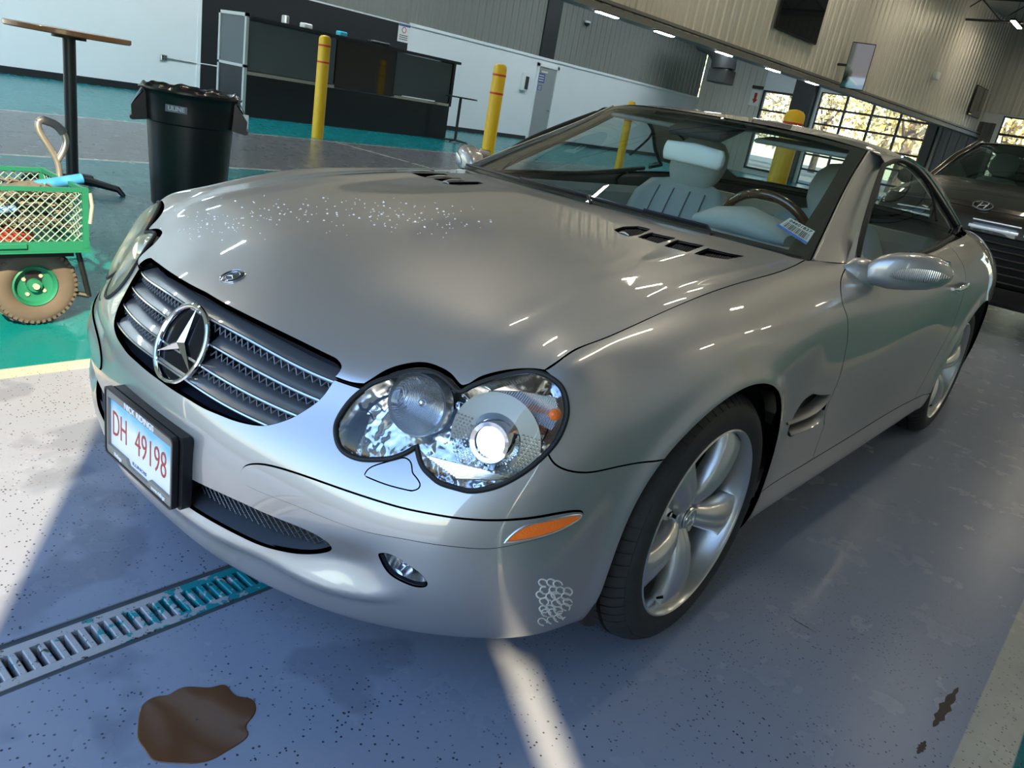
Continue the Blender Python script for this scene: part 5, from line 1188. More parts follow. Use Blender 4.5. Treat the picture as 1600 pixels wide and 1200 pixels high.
# frame: outer ring, wide top band, stepped bottom band
outer = rrect(pw, ph, .012); zt, zb = ph-.022, -ph+.019
inner = [(pw-.012, zt), (-pw+.012, zt), (-pw+.012, zb+.004), (-.055, zb+.004), (-.045, zb-.008), (.045, zb-.008), (.055, zb+.004), (pw-.012, zb+.004)]
def ring_prism(m, out, inn, c, ex, ey, t):
    vs = [Vector(q) for q in out+inn]; no = len(out); E = [(i, (i+1) % no) for i in range(no)]+[(no+i, no+(i+1) % len(inn)) for i in range(len(inn))]
    r = delaunay_2d_cdt(vs, E, [], 0, 1e-7); V2 = np.array([tuple(q) for q in r[0]]); F = [tuple(f) for f in r[2] if inside([V2[list(f)].mean(0)], out)[0] and not inside([V2[list(f)].mean(0)], inn)[0]]
    n = norm(np.cross(ex, ey)); A = [np.array(c)+q[0]*ex+q[1]*ey for q in V2]; k = len(A)
    m.add(A+[a+n*t for a in A], [f[::-1] for f in F]+[tuple(i+k for i in f) for f in F]+[(a, b, b+k, a+k) for a, b in E])
    return m
fr_ = ring_prism(MB(), outer, inner, PC+[-.008, 0, 0], ex, ey, .008).build('plate_frame', mat('frame_grey', (.22, .205, .18), .35), plate, 30)
o2 = [(x, z) for x, z in outer]; ring_prism(MB(), rrect(pw+.0015, ph+.0015, .0125), rrect(pw-.003, ph-.003, .011), PC+[-.010, 0, 0], ex, ey, .0125).build('frame_rim', M_BLACKP, fr_, 30)
text_mesh('frame_lettering', 'NICK RIDINGS', .021, M_WHITE, fr_, PC+[.0004, .005, ph-.0125], ex, ey, bold=.0006)
text_mesh('frame_lettering', 'Ridings', .013, M_WHITE, fr_, PC+[.0004, -.095, -ph+.0115], ex, ey, bold=.0004)
text_mesh('frame_lettering', 'www.ridings', .012, M_WHITE, fr_, PC+[.0004, .095, -ph+.0115], ex, ey, bold=.0004)
M_RED = mat('plate_red', (.42, .05, .03), .4)
text_mesh('plate_number', 'DH', .088, M_RED, plate, PC+[-.0062, -.100, -.004], ex, ey, sx=.58, bold=-.0008)
text_mesh('plate_number', '49198', .088, M_RED, plate, PC+[-.0062, .046, -.004], ex, ey, sx=.66, bold=-.0008)
text_mesh('plate_small_print', 'ILLINOIS', .011, mat('plate_blue', (.1, .15, .35), .4), plate, PC+[-.0062, -.004, zb+.002], ex, ey, sx=1.6)
# ------------------------------------------------------------------ lower intake, fog lamps, side markers
def wires(m, surf, poly, off, du, dv, r, slope=1.):
    P = np.asarray(poly); lo, hi = P.min(0), P.max(0); W_, H_ = hi-lo
    for sg in (1, -1):
        n_ = int((W_+H_*slope*du/dv)/du)+2
        for k in range(-int(H_/dv)-2, int(W_/du)+int(H_/dv)+3):
            t = np.linspace(0, 1, 25); v = lo[1]+t*H_; u = lo[0]+k*du+sg*(t*H_/dv*du-H_/dv*du/2)
            q = np.stack([u, v], 1); ok = inside(q, P)
            i = 0
            while i < len(q):
                if ok[i]:
                    j = i
                    while j+1 < len(q) and ok[j+1]: j += 1
                    if j > i: m.tube(surf.base(q[i:j+1])-surf._n(surf.base, q[i:j+1])*off, r, 4, cap=False)
                    i = j+1
                else: i += 1
    return m
intake = bpy.data.objects.new('lower_intake', None); COL.objects.link(intake); intake.parent = bumper
wm = wires(MB(), BSURF, INTAKE, .045, .085, .22, .0012); o = wm.build('intake_mesh', mat('mesh_wire', (.085, .088, .10), .4, .7), intake); o['kind'] = 'stuff'
IX = BSURF.pos(resample(BSURF, INTAKE, .02)); IN_ = norm(BSURF.nrm(resample(BSURF, INTAKE, .02))*[1, 1, 0])
G = np.array([IX-IN_*.008, IX-IN_*.05, IX-IN_*.10])
MB().grid(G.transpose(1, 0, 2), closed_u=True).build('intake_duct', M_GREYPLASTIC, intake)
build_arr('intake_backing', panel_arrays(BSURF, INTAKE, step=.03, off=-.075, gap=-.004, flange=0), M_BLACK, intake)
M_AMBER = mat('amber_lens', (.85, .16, .012), .25, 0, 1, emis=(1, .22, .02), es=.12)
n, l, b = nodes(M_AMBER); tc = n.new('ShaderNodeTexCoord'); wv = n.new('ShaderNodeTexVoronoi'); wv.inputs['Scale'].default_value = 260; bpn = n.new('ShaderNodeBump'); bpn.inputs['Strength'].default_value = .5; bpn.inputs['Distance'].default_value = .002
l.new(tc.outputs['Object'], wv.inputs[0]); l.new(wv.outputs[0], bpn.inputs['Height']); l.new(bpn.outputs[0], b.inputs['Normal'])
for s_ in (False, True):
    mk = build_arr('side_marker', panel_arrays(BSURF, MARK, step=.01, off=.0045, gap=.0022, flange=.006), M_AMBER, bumper, s_)
    q = resample(BSURF, MARK, .01); X = BSURF.pos(q)+BSURF.nrm(q)*.004
    t = MB().tube(X, .0022, 6, closed=True); (t.mirror() if s_ else t).build('marker_frame', M_ALLOY, mk)
    fg = build_arr('fog_lamp', panel_arrays(BSURF, FOG, step=.01, off=-.002, gap=.002, flange=.004), M_LENS, bumper, s_)
    q = resample(BSURF, FOG, .01); X = BSURF.base(q); N = BSURF._n(BSURF.base, q); c = X.mean(0)
    G = np.array([X-N*.012, X-N*.035+(c-X)*.12, X-N*.055+(c-X)*.45, X-N*.06+(c-X)*.98]); t = MB().grid(G.transpose(1, 0, 2), closed_u=True)
    (t.mirror() if s_ else t).build('fog_reflector', M_REFL, fg)
    c2 = c-N.mean(0)*.045; t = MB().lathe([(.0, .022), (.008, .020), (.011, .010), (.012, 0)], c2, (1, .2, 0), 16); (t.mirror() if s_ else t).build('fog_bulb', M_CHROME, fg)
    # wing grill blades
    gx = STRIP.pos(resample(STRIP, GILL, .02)); gn = STRIP.nrm(resample(STRIP, GILL, .02)); G = np.array([gx-gn*.006, gx-gn*.05])
    t = MB().grid(G.transpose(1, 0, 2), closed_u=True); k = len(t.v); t.add([tuple(p) for p in gx-gn*.045], [tuple(range(len(gx)))])
    vent = (t.mirror() if s_ else t).build('wing_vent', M_BLACKP, car)
    for a_, b_ in (((1229, 662), (1296, 620)), ((1233, 679), (1288, 643))):
        pts = STRIP.pos(STRIP.hits([a_, (a_[0]*.66+b_[0]*.34+4, a_[1]*.66+b_[1]*.34+5), (a_[0]*.3+b_[0]*.7+5, a_[1]*.3+b_[1]*.7+5), b_])); c_ = spline(pts, 24)
        G = np.array([c_+[0, .005, -.003], c_+[0, .006, .001], c_+[0, -.002, .007], c_+[0, -.016, .012], c_+[0, -.03, .012], c_+[0, -.014, .002]])
        t = MB().grid(G.transpose(1, 0, 2), closed_v=True); (t.mirror() if s_ else t).build('vent_blade', M_PAINT, vent, 60)
# bonnet vents: dark mesh set below the openings
for VS in (VENTS, VM):
    vt = bpy.data.objects.new('bonnet_vent', None); COL.objects.link(vt); vt.parent = bonnet; wm = MB(); bkm = MB()
    for v in VS:
        wires(wm, HOOD, v, .009, .10, .035, .0013)
        X = HOOD.pos(resample(HOOD, v, .02)); bkm.add([tuple(p+[0, 0, -.03]) for p in X], [tuple(range(len(X)))]); G = np.array([X-[0, 0, .002], X-[0, 0, .03]]); bkm.grid(G.transpose(1, 0, 2), closed_u=True)
    for kv, v in enumerate(VS):
        e = v[:2] if kv else v[-2:]; e = np.array([e[0], e[1]]); q = np.linspace(0, 1, 10)[:, None]*(e[1]-e[0])+e[0]; X = HOOD.pos(q)+HOOD.nrm(q)*(.001+.004*np.sin(np.linspace(.2, PI-.2, 10)))[:, None]
        MB().tube(X, .0032*np.sin(np.linspace(.35, PI-.35, 10)), 8).build('vent_lip', M_PAINT, vt, 60)
    o = wm.build('vent_mesh', mat('mesh_black', (.03, .03, .032), .35, .3), vt); o['kind'] = 'stuff'; bkm.build('vent_tray', M_BLACKP, vt)
# ------------------------------------------------------------------ headlamps
M_RIB = mat('ribbed_reflector', (.80, .80, .80), .16, 1.0); n, l, b = nodes(M_RIB)
tc = n.new('ShaderNodeTexCoord'); wv = n.new('ShaderNodeTexWave'); wv.inputs['Scale'].default_value = 70; wv.bands_direction = 'Y'; bpn = n.new('ShaderNodeBump'); bpn.inputs['Strength'].default_value = .9; bpn.inputs['Distance'].default_value = .004
l.new(tc.outputs['Object'], wv.inputs[0]); l.new(wv.outputs[0], bpn.inputs['Height']); l.new(bpn.outputs[0], b.inputs['Normal'])
M_FACET = mat('faceted_reflector', (.62, .63, .65), .12, 1.0); n, l, b = nodes(M_FACET)
tc = n.new('ShaderNodeTexCoord'); wv = n.new('ShaderNodeTexNoise'); wv.inputs['Scale'].default_value = 22; bpn = n.new('ShaderNodeBump'); bpn.inputs['Strength'].default_value = .8; bpn.inputs['Distance'].default_value = .02
l.new(tc.outputs['Object'], wv.inputs[0]); l.new(wv.outputs[0], bpn.inputs['Height']); l.new(bpn.outputs[0], b.inputs['Normal'])
M_RIBGLASS = thin_glass('ribbed_glass', (.8, .82, .84), 1.5, .25)
_n, _l = M_RIBGLASS.node_tree.nodes, M_RIBGLASS.node_tree.links; _g = [q for q in _n if q.bl_idname == 'ShaderNodeBsdfGlossy' or q.type == 'BSDF_GLOSSY'][0]
_t = _n.new('ShaderNodeTexCoord'); _w = _n.new('ShaderNodeTexWave'); _w.inputs['Scale'].default_value = 55; _w.bands_direction = 'Y'; _b = _n.new('ShaderNodeBump'); _b.inputs['Strength'].default_value = 1; _b.inputs['Distance'].default_value = .006
_l.new(_t.outputs['Object'], _w.inputs[0]); _l.new(_w.outputs[0], _b.inputs['Height']); _l.new(_b.outputs[0], _g.inputs['Normal'])
M_HID = mat('lit_projector', (1, 1, .9), .3, emis=(1, .97, .82), es=2.2)
def deep(px, d, surf=None):
    uv = (surf or STRIP).hit(px); P = (surf or STRIP).base([uv])[0]; return P+norm(ray(px))*d
qL = resample(STRIP, LAMP, .012); XL = STRIP.pos(qL); NL = STRIP.nrm(qL); cL = XL.mean(0)
fw = norm(np.array([1, .25, .03]))
for s_ in (False, True):
    def B(m, name, mt, par, sm=30):
        return (m.mirror() if s_ else m).build(name, mt, par, sm)
    hl_ = build_arr('headlamp', panel_arrays(LSURF, LAMP, step=.011, gap=.005, off=.0, flange=.004, flare=.002), M_LENS2 if s_ else M_LENS, car, s_)
    B(MB().tube(XL+NL*.001, .0052, 8, closed=True), 'lamp_seal', M_RUBBER, hl_)
    bowl = build_arr('lamp_housing', panel_arrays(STRIP, LAMP, step=.015, gap=.004, off=-.085, flange=0), mat('aged_reflector', (.75, .72, .55), .35, .6) if s_ else M_FACET, hl_, s_)
    G = np.array([XL-NL*.004, XL-NL*.05, XL-NL*.088]); B(MB().grid(G.transpose(1, 0, 2), closed_u=True), 'lamp_wall', M_REFL, hl_, 60)
    # inner round lamp
    c = deep((652, 632), .030); f1 = norm(np.array([1, .10, .05])); f1 = norm(f1*.6+norm(CAM-c)*.4)
    B(MB().lathe([(.054, -.002), (.060, .004), (.0625, -.004), (.062, -.03)], c, f1, 48), 'lamp_bezel', mat('satin_bezel', (.35, .37, .40), .3, .9), hl_, 60)
    B(MB().lathe([(.055, .0), (.050, -.016), (.038, -.032), (.018, -.042), (.0, -.044)], c, f1, 40), 'main_beam_reflector', M_RIB, hl_, 60)
    c_ = c+f1*-.02; B(MB().lathe([(0, .026), (.006, .025), (.009, .018), (.010, 0), (.008, -.02)], c_+np.array([0, .012, .008]), f1, 20), 'bulb', M_CHROME, hl_, 60)
    B(MB().lathe([(0, .003), (.03, .002), (.054, -.001)], c, f1, 40), 'ribbed_disc', M_RIBGLASS, hl_, 60)
    # outer projector
    c = deep((768, 690), .028); f2 = norm(norm(np.array([1, .12, 0]))*.62+norm(CAM-c)*.38)
    B(MB().lathe([(.030, .010), (.038, .012), (.043, .006), (.046, -.004), (.052, -.012), (.056, -.02)], c, f2, 48), 'projector_shroud', M_CHROME, hl_, 60)
    B(MB().lathe([(0, .017), (.010, .0155), (.020, .0115), (.027, .006), (.030, .0)], c, f2, 40), 'projector_lens', M_HID, hl_, 60)
    # perforated trim round the projector
    sf, uf = norm(np.cross(np.array([0, 0, 1.]), f2)), None; uf = np.cross(f2, sf)
    dots = MB()
    for i in range(-11, 12):
        for j in range(-9, 9):
            x, z = i*.0075+(j % 2)*.00375, j*.0066; r = math.hypot(x, z)
            if .054 < r < .088 and z < .028 and inside([STRIP.near(c+sf*x+uf*z)], LAMP)[0]:
                p_ = c-f2*(.010+.12*max(0, r-.05))+sf*x+uf*z; dots.add([p_+q*.0027 for q in (sf, uf, -sf, -uf)]+[p_+f2*.002], [(0, 1, 4), (1, 2, 4), (2, 3, 4), (3, 0, 4)])
    o = B(dots, 'perforated_trim', mat('warm_dots', (.9, .86, .7), .2, .8), hl_, 0); o['kind'] = 'stuff'
    tr = MB(); 
    G = [[c-f2*(.012+.10*(r-.05))+r*(math.cos(a)*sf+math.sin(a)*uf) for r in (.052, .066, .080, .090)] for a in np.linspace(math.radians(-75), math.radians(195), 40)]
    B(tr.grid(G), 'trim_dish', mat('dull_reflector', (.24, .24, .22), .42, .8), hl_, 60)
    # ribbed strips at the foot of the lamp and the indicator panel above
    rib = MB()
    for k in range(13):
        a = deep((664+k*4, 712+k*2.9), .012); b2 = deep((724+k*7.0, 727+k*1.9), .014)
        rib.tube([a, (a+b2)/2+f2*.003, b2], .0023, 6)
    B(rib, 'foot_ribs', M_REFL, hl_, 60)
    ip = [deep(q, d) for q, d in [((742, 632), .030), ((800, 640), .028), ((860, 672), .016), ((874, 650), .010), ((868, 622), .012), ((815, 612), .035), ((765, 610), .035)]]
    im = MB(); k = len(ip); im.add(ip+[p+f2*-.008 for p in ip], [tuple(range(k))]+[(i, i+k, (i+1) % k+k, (i+1) % k) for i in range(k)]); B(im, 'indicator_panel', M_RIB, hl_, 0)
    a = deep((866, 648), .012); B(MB().lathe([(0, .012), (.007, .010), (.011, .002), (.011, -.01)], a, f2, 16), 'indicator_bulb', M_AMBER, hl_, 60)
# ================================================================== mirrors, wipers, handles, cabin
def loft(secs, n=24, close=True):
    """secs: (centre, half a, half b, axis a, axis b, exponent)"""
    G = []
    for c, a, b, ea, eb, p in secs:
        t = np.linspace(0, 2*PI, n, endpoint=False); ct, st = np.cos(t), np.sin(t)
        G.append(np.array(c)+np.outer(np.sign(ct)*np.abs(ct)**(2/p)*a, ea)+np.outer(np.sign(st)*np.abs(st)**(2/p)*b, eb))
    m = MB().grid(G, closed_v=True)
    if close: m.add(G[0], [tuple(range(n))[::-1]]); m.add(G[-1], [tuple(range(n))])
    return m
X_, Y_, Z_ = np.array([1., 0, 0]), np.array([0, 1., 0]), np.array([0, 0, 1.])
for s_ in (False, True):
    def B(m, name, mt, par, sm=40): return (m.mirror() if s_ else m).build(name, mt, par, sm)
    PT = [((1353, 412), (1355, 438), -.885, .030), ((1361, 402), (1363, 446), -.89, .043), ((1374, 395), (1377, 448), -.90, .050), ((1398, 391), (1400, 454), -.915, .060), ((1430, 393), (1430, 456), -.94, .062), ((1460, 401), (1457, 455), -.965, .056), ((1478, 412), (1474, 450), -.985, .044), ((1487, 424), (1484, 442), -1.0, .025), ((1489, 430), (1488, 436), -1.005, .008)]
    S_ = []
    for p_, q_, x_, a_ in PT:
        A_, B_ = onp(p_, 0, x_), onp(q_, 0, x_); S_.append(((A_+B_)/2, a_, abs(A_[2]-B_[2])/2, X_, Z_, 3.0))
    mr_ = B(loft(S_, 36), 'door_mirror', M_PAINT, car, 60)
    B(loft([(onp((1316, 432), 0, -.86), .050, .040, X_, Z_, 2.0), (onp((1328, 430), 0, -.875), .058, .056, X_, Z_, 2.2), (onp((1342, 431), 0, -.885), .058, .058, X_, Z_, 2.2), (onp((1358, 434), 0, -.89), .050, .050, X_, Z_, 2.2), (onp((1366, 436), 0, -.892), .03, .03, X_, Z_, 2.2)], 24), 'mirror_arm', M_PAINT, mr_, 60)
    G = []
    for f_ in np.linspace(3.1, 7.6, 24):
        k = min(int(f_), len(S_)-2); g_ = f_-k; c_ = S_[k][0]*(1-g_)+S_[k+1][0]*g_; aa = S_[k][1]*(1-g_)+S_[k+1][1]*g_+.0035; bb = S_[k][2]*(1-g_)+S_[k+1][2]*g_+.002
        e_ = math.sin(PI*min(1, max(0, (f_-3.1)/4.5)))**.45; row = []
        for th in np.linspace(-.16-.62*0-.22*e_, -.16+.30*e_+.06, 7): row.append(c_+X_*aa*abs(math.cos(th))**(2/2.6)+Z_*bb*np.sign(math.sin(th))*abs(math.sin(th))**(2/2.6))
        G.append(row)
    B(MB().grid(G, flip=True), 'mirror_indicator', M_RIB, mr_, 60)
    B(MB().box((-1.005, .958, .93), (.006, .13, .075), R=[[.97, .22, 0], [-.22, .97, 0], [0, 0, 1]], bev=.01), 'mirror_glass', M_CHROME, mr_)
    # handle
    hp_ = side_uv(-1.93, .80); P = STRIP.pos([hp_])[0]
    B(loft([((-1.84, P[1]+.004, .795), .010, .006, Y_, Z_, 2), ((-1.86, P[1]+.022, .797), .009, .013, Y_, Z_, 2.5), ((-1.93, P[1]+.030, .802), .008, .015, Y_, Z_, 2.5), ((-2.0, P[1]+.022, .806), .009, .013, Y_, Z_, 2.5), ((-2.02, P[1]+.002, .808), .010, .006, Y_, Z_, 2)], 16), 'door_handle', M_CHROME, DOOR[1 if s_ else 0])
    # corner piece between pillar and glass
    B(MB().add([(-.86, .792, .898), (-.985, .789, .902), (-.985, .745, .99), (-.86, .770, .898), (-.985, .765, .902), (-.985, .735, .99)], [(0, 1, 2), (5, 4, 3), (0, 2, 5, 3), (1, 0, 3, 4), (2, 1, 4, 5)]), 'mirror_corner', M_PAINT, car)
# roof rails between roof edge and glass
for s_ in (False, True):
    E1 = ROOF.pos(np.stack([np.linspace(0, 5, 60), np.full(60, 8.)], 1)); tt = spline(top[::4], 60); 
    i0 = np.argmin(np.linalg.norm(tt-E1[0], axis=1)); T2 = spline(tt[max(0, i0-1):][::3], 60)
    G = np.array([E1+[0, .001, .0005], (E1*.5+T2*.5)+[0, .012, .008], T2+[0, .010, .002]]).transpose(1, 0, 2)
    m_ = MB().grid(G); (m_.mirror() if s_ else m_).build('roof_rail', M_PAINT, roof, 60)
# scuttle and wipers
cw = MB(); y_ = np.linspace(-.72, .72, 41); uu = np.interp(np.abs(y_), [0, .2, .4, .6, .738], [0, 1, 2, 3, 4])*np.sign(y_)
h1 = HOOD.pos(np.stack([np.full(41, 6.93), 5+uu], 1)); w1 = WSCR.pos(np.stack([np.full(41, .03), 4+np.clip(uu, -4, 4)], 1))
cw.grid(np.array([h1-[.03, 0, .03], h1-[0, 0, .035], w1-[0, 0, .012], w1]).transpose(1, 0, 2)); cw.build('scuttle_panel', M_BLACKP, car)
for a, b in (((918, 321), (1100, 371)), ((726, 266), (915, 318))):
    wp = []
    for px in ((a[0]*(1-t)+b[0]*t, a[1]*(1-t)+b[1]*t+3*math.sin(PI*t)) for t in np.linspace(0, 1, 12)):
        q = WSCR.hit(px); q[0] = max(q[0], .05); wp.append(WSCR.pos([q])[0]+WSCR.nrm([q])[0]*.012)
    wp = np.array(wp); w_ = MB().tube(wp, .0055, 6).build('wiper', M_BLACKP, car)
    MB().tube(np.vstack([wp[5:]+[.010, 0, .006], [wp[-1]+[.025, .03, -.012]]]), .0055, 6).build('wiper_arm', M_BLACKP, w_)
# cabin
cab = MB(); cab.box((-1.9, 0, .32), (1.9, 1.46, .04)); cab.build('cabin_floor', M_CABIN, car)
DS = Patch([[(-.56,0,.885),(-.60,.3,.88),(-.70,.55,.875),(-.80,.72,.865)], [(-.80,0,.900),(-.84,.3,.900),(-.90,.55,.895),(-.96,.74,.87)], [(-.98,0,.88),(-1.0,.3,.89),(-1.03,.55,.88),(-1.03,.74,.85)], [(-1.08,0,.78),(-1.06,.3,.80),(-1.08,.55,.80),(-1.1,.74,.80)], [(-1.02,0,.55),(-1.0,.3,.58),(-1.02,.55,.6),(-1.05,.74,.6)]], outward=-1)
g = MB(); U = np.linspace(0, 4, 24); V = np.linspace(0, 3, 20)
for sg in (1, -1): g.grid(np.array([[DS.pos([[a, b]])[0]*[1, sg, 1] for b in V] for a in U]), flip=(sg < 0))
g.build('dashboard', M_LEATHER, car, 60)
loft([((-1.12, .37, .86), .02, .17, Y_*0+X_, Y_, 2), ((-1.06, .37, 1.0), .02, .15, X_, Y_, 2)], 20) if False else None
loft([((-.96, .20, .915), .05, .02, X_, Z_, 2), ((-.98, .26, .925), .10, .045, X_, Z_, 2), ((-.98, .37, .937), .115, .055, X_, Z_, 2), ((-.98, .48, .925), .10, .045, X_, Z_, 2), ((-.97, .54, .912), .05, .02, X_, Z_, 2)], 24).build('instrument_hood', M_LEATHER, car, 60)
swc = np.array([-1.17, .37, .865]); swn = norm(np.array([-.90, 0, .42])); swu = norm(np.array([.42, 0, .90]))
M_WOOD = noise_mat('dark_wood', (.10, .035, .012), (.03, .012, .006), 25, .25, stretch=(1, 6, 1), coat=1)
ts = np.linspace(0, 2*PI, 48, endpoint=False); RP = lambda t: swc+.188*(math.cos(t)*Y_+math.sin(t)*swu)
sw = MB().tube([RP(t) for t in ts], .0155, 12, closed=True).build('steering_wheel', M_LEATHER, car, 60)
MB().tube([RP(t) for t in np.linspace(.3, PI-.3, 24)], .0168, 12).build('wood_rim', M_WOOD, sw, 60)
loft([(swc-swn*.02, .075, .065, Y_, swu, 2.6), (swc+swn*.02, .07, .06, Y_, swu, 2.6), (swc+swn*.03, .05, .045, Y_, swu, 2.4)], 24).build('airbag_cover', M_LEATHER, sw, 60)
for t in (.0, PI, -PI/2): MB().tube([swc+.05*(math.cos(t)*Y_+math.sin(t)*swu), RP(t)], [.022, .012], 8, flat=.5).build('wheel_spoke', M_LEATHER, sw, 60)
def seat(y):
    st = bpy.data.objects.new('seat', None); COL.objects.link(st); st.parent = car
    tl = math.radians(20); up = np.array([-math.sin(tl), 0, math.cos(tl)]); fwd = np.array([math.cos(tl), 0, math.sin(tl)])
    b0 = np.array([-1.60, y, .42])
    S_ = [(b0+up*h, w, d, Y_, fwd, 3.2) for h, w, d in ((0, .20, .05), (.05, .245, .085), (.2, .265, .09), (.38, .270, .085), (.5, .25, .075), (.58, .20, .06), (.615, .12, .035))]
    sb = loft(S_, 40); V = np.array(sb.v)
    for i, v in enumerate(V):                       # side bolsters stand forward of the centre
        e = abs(v[1]-y)/.26; f = (v-b0)@fwd
        if f > 0: V[i] += fwd*.045*sstep(.55, .85, e)*(1-sstep(.95, 1.1, e))
    sb.v = [tuple(v) for v in V]; bk_ = sb.build('backrest', M_LEATHER, st, 60)
    for o_ in (-.10, -.035, .035, .10):
        MB().tube([b0+up*h+fwd*(.088-.25*(max(0, h-.42))**1.5)+Y_*o_*(1.0+.3*math.sin(h*4)) for h in np.linspace(.08, .55, 12)], .003, 5).build('seam', mat('seam_dark', (.12, .13, .13), .8), bk_)
    c = b0+up*.71+fwd*.03
    hr = [(c+up*h, w, d, Y_, fwd, 2.4) for h, w, d in ((-.135, .06, .025), (-.12, .10, .045), (-.06, .135, .058), (0, .145, .060), (.06, .135, .055), (.10, .10, .042), (.118, .04, .018))]
    loft(hr, 32).build('headrest', M_LEATHER, st, 60)
    for k in (-.05, .05): MB().cyl(c+Y_*k-up*.22, c+Y_*k-up*.08, .007, 8).build('headrest_post', M_CHROME, st)
    loft([(np.array([-1.66, y, .40]), .20, .06, Y_, Z_, 3), (np.array([-1.55, y, .42]), .26, .09, Y_, Z_, 3), (np.array([-1.25, y, .44]), .265, .09, Y_, Z_, 3), (np.array([-1.10, y, .44]), .24, .07, Y_, Z_, 3), (np.array([-1.06, y, .43]), .16, .03, Y_, Z_, 2.5)], 32).build('seat_cushion', M_LEATHER, st, 60)
    return st
s1 = seat(.36); s1.location = (-.07, 0, -.03); s2 = copy_tree(s1, car); s2.location = (-.07, -.70, -.03)
MB().box((-1.45, 0, .50), (.75, .22, .26), bev=.04).box((-1.12, 0, .62), (.25, .26, .34), bev=.04).build('centre_console', M_WOOD, car)
MB().box((-2.35, 0, .62), (.18, 1.40, .62), bev=.05).build('rear_bulkhead', M_CABIN, car)
MB().box((-2.62, 0, .88), (.5, 1.36, .03), bev=.01).build('rear_shelf', M_CABIN, car)
for s_ in (1, -1):
    d = MB(); d.box((-1.55, s_*.74, .66), (1.05, .07, .44), bev=.03); d.build('door_lining', M_LEATHER, car)
    MB().tube([(-1.35, s_*.69, .70), (-1.40, s_*.665, .74), (-1.62, s_*.665, .74), (-1.67, s_*.69, .70)], .014, 8).build('door_pull', M_CHROME, car)
# headlining strip, mirror, console, visors
MB().grid(ROOF.pos(np.stack(np.meshgrid(np.linspace(0, 2.3, 16), np.linspace(.2, 7.8, 20), indexing='ij'), -1).reshape(-1, 2)).reshape(16, 20, 3)-[0, 0, .03]).build('headlining', M_CABIN, roof)
hx = WSCR.pos(np.stack([np.linspace(2.55, 3, 6).repeat(9), np.tile(np.linspace(2.8, 5.2, 9), 6)], 1)).reshape(6, 9, 3)-[.02, 0, .02]
MB().box((-1.24, 0, 1.215), (.20, .24, .03), R=[[.95, 0, .3], [0, 1, 0], [-.3, 0, .95]], bev=.012).build('overhead_console', M_DARKTRIM, roof)
MB().box((-1.20, .05, 1.197), (.06, .12, .022), R=[[.95, 0, .3], [0, 1, 0], [-.3, 0, .95]], bev=.008).build('console_lamp', M_CABIN, roof)
loft([((-1.17, -.12, 1.115), .012, .020, X_, Z_, 2.5), ((-1.17, -.11, 1.115), .024, .036, X_, Z_, 3), ((-1.17, .01, 1.118), .026, .040, X_, Z_, 3), ((-1.17, .125, 1.112), .024, .036, X_, Z_, 3), ((-1.17, .135, 1.112), .012, .02, X_, Z_, 2.5)], 28).build('interior_mirror', mat('mirror_shell_pale', (.80, .86, .84), .35), car, 60)
for s_ in (1, -1): MB().box((-1.42, s_*.34, 1.215), (.16, .38, .018), R=[[.98, 0, .12], [0, 1, 0], [-.12, 0, .98]], bev=.008).build('sun_visor', M_LEATHER, roof)
# stock sticker inside the screen
sq = [WSCR.pos([WSCR.hit(q)])[0]-WSCR.nrm([WSCR.hit(q)])[0]*.003 for q in ((1235, 339), (1274, 360), (1262.5, 377.5), (1218, 349.5))]
a_, b_, c_, d_ = sq; exs = norm(b_-a_); nn = norm(np.cross(b_-a_, d_-a_)); nn = nn if nn@(CAM-a_) > 0 else -nn
stk = MB().add([a_, b_, c_, d_], [(0, 3, 2, 1)]).build('stock_sticker', M_WHITE, car, 0)
lerp = lambda u, v: (a_*(1-u)+b_*u)*(1-v)+(d_*(1-u)+c_*u)*v
ms = MB().add([lerp(-.03, 1.0)+nn*.0006, lerp(1.0, 1.0)+nn*.0006, lerp(1.0, 1.22)+nn*.0006, lerp(-.03, 1.22)+nn*.0006], [(0, 3, 2, 1)]); ms.build('blue_band', mat('sticker_blue', (.01, .16, .62), .4), stk, 0)
br = MB(); random.seed(3); u = .08
while u < .92:
    w_ = random.choice((.012, .02, .03)); br.add([lerp(u, .42)+nn*.0006, lerp(u+w_, .42)+nn*.0006, lerp(u+w_, .95)+nn*.0006, lerp(u, .95)+nn*.0006], [(0, 3, 2, 1)]); u += w_+random.choice((.014, .02, .03))
br.build('barcode', M_BLACK, stk, 0)
text_mesh('sticker_number', '04601837', np.linalg.norm(d_-a_)*.34, M_BLACK, stk, lerp(.5, .22)+nn*.0006, exs, np.cross(nn, exs), sx=.9)
# ---- water drops on the bonnet, raised pale ring pattern on the bumper corner
rg = np.random.default_rng(11); dm = MB()
for k in range(230):
    t = rg.random(); px = (275+t*470+rg.normal()*25, 352-46*math.sin(t*2.6)*.55+t*8+rg.normal()*14)
    r = HOOD.bvh()[0].ray_cast(Vector(CAM), Vector(norm(ray(px))))
    if r[0] is None: continue
    q = HOOD._uv(r[0], r[2])
    if not inside([q], HOODP)[0]: continue
    P, N = HOOD.pos([q])[0], HOOD.nrm([q])[0]; s = .0018+.0030*rg.random()**2; e1, e2, _ = frame(N); c = [P+s*(math.cos(a)*e1+math.sin(a)*e2*.8) for a in np.linspace(0, 2*PI, 6, endpoint=False)]
    m_ = [P+s*.7*(math.cos(a)*e1+math.sin(a)*e2*.8)+N*s*.45 for a in np.linspace(0, 2*PI, 6, endpoint=False)]
    dm.add(c+m_+[P+N*s*.6], [(i, (i+1) % 6, (i+1) % 6+6, i+6) for i in range(6)]+[(i+6, (i+1) % 6+6, 12) for i in range(6)])
o = dm.build('water_drops', mat('dried_drop', (.9, .9, .92), .15, 0, 1), bonnet, 60); o['kind'] = 'stuff'
sc = MB(); 
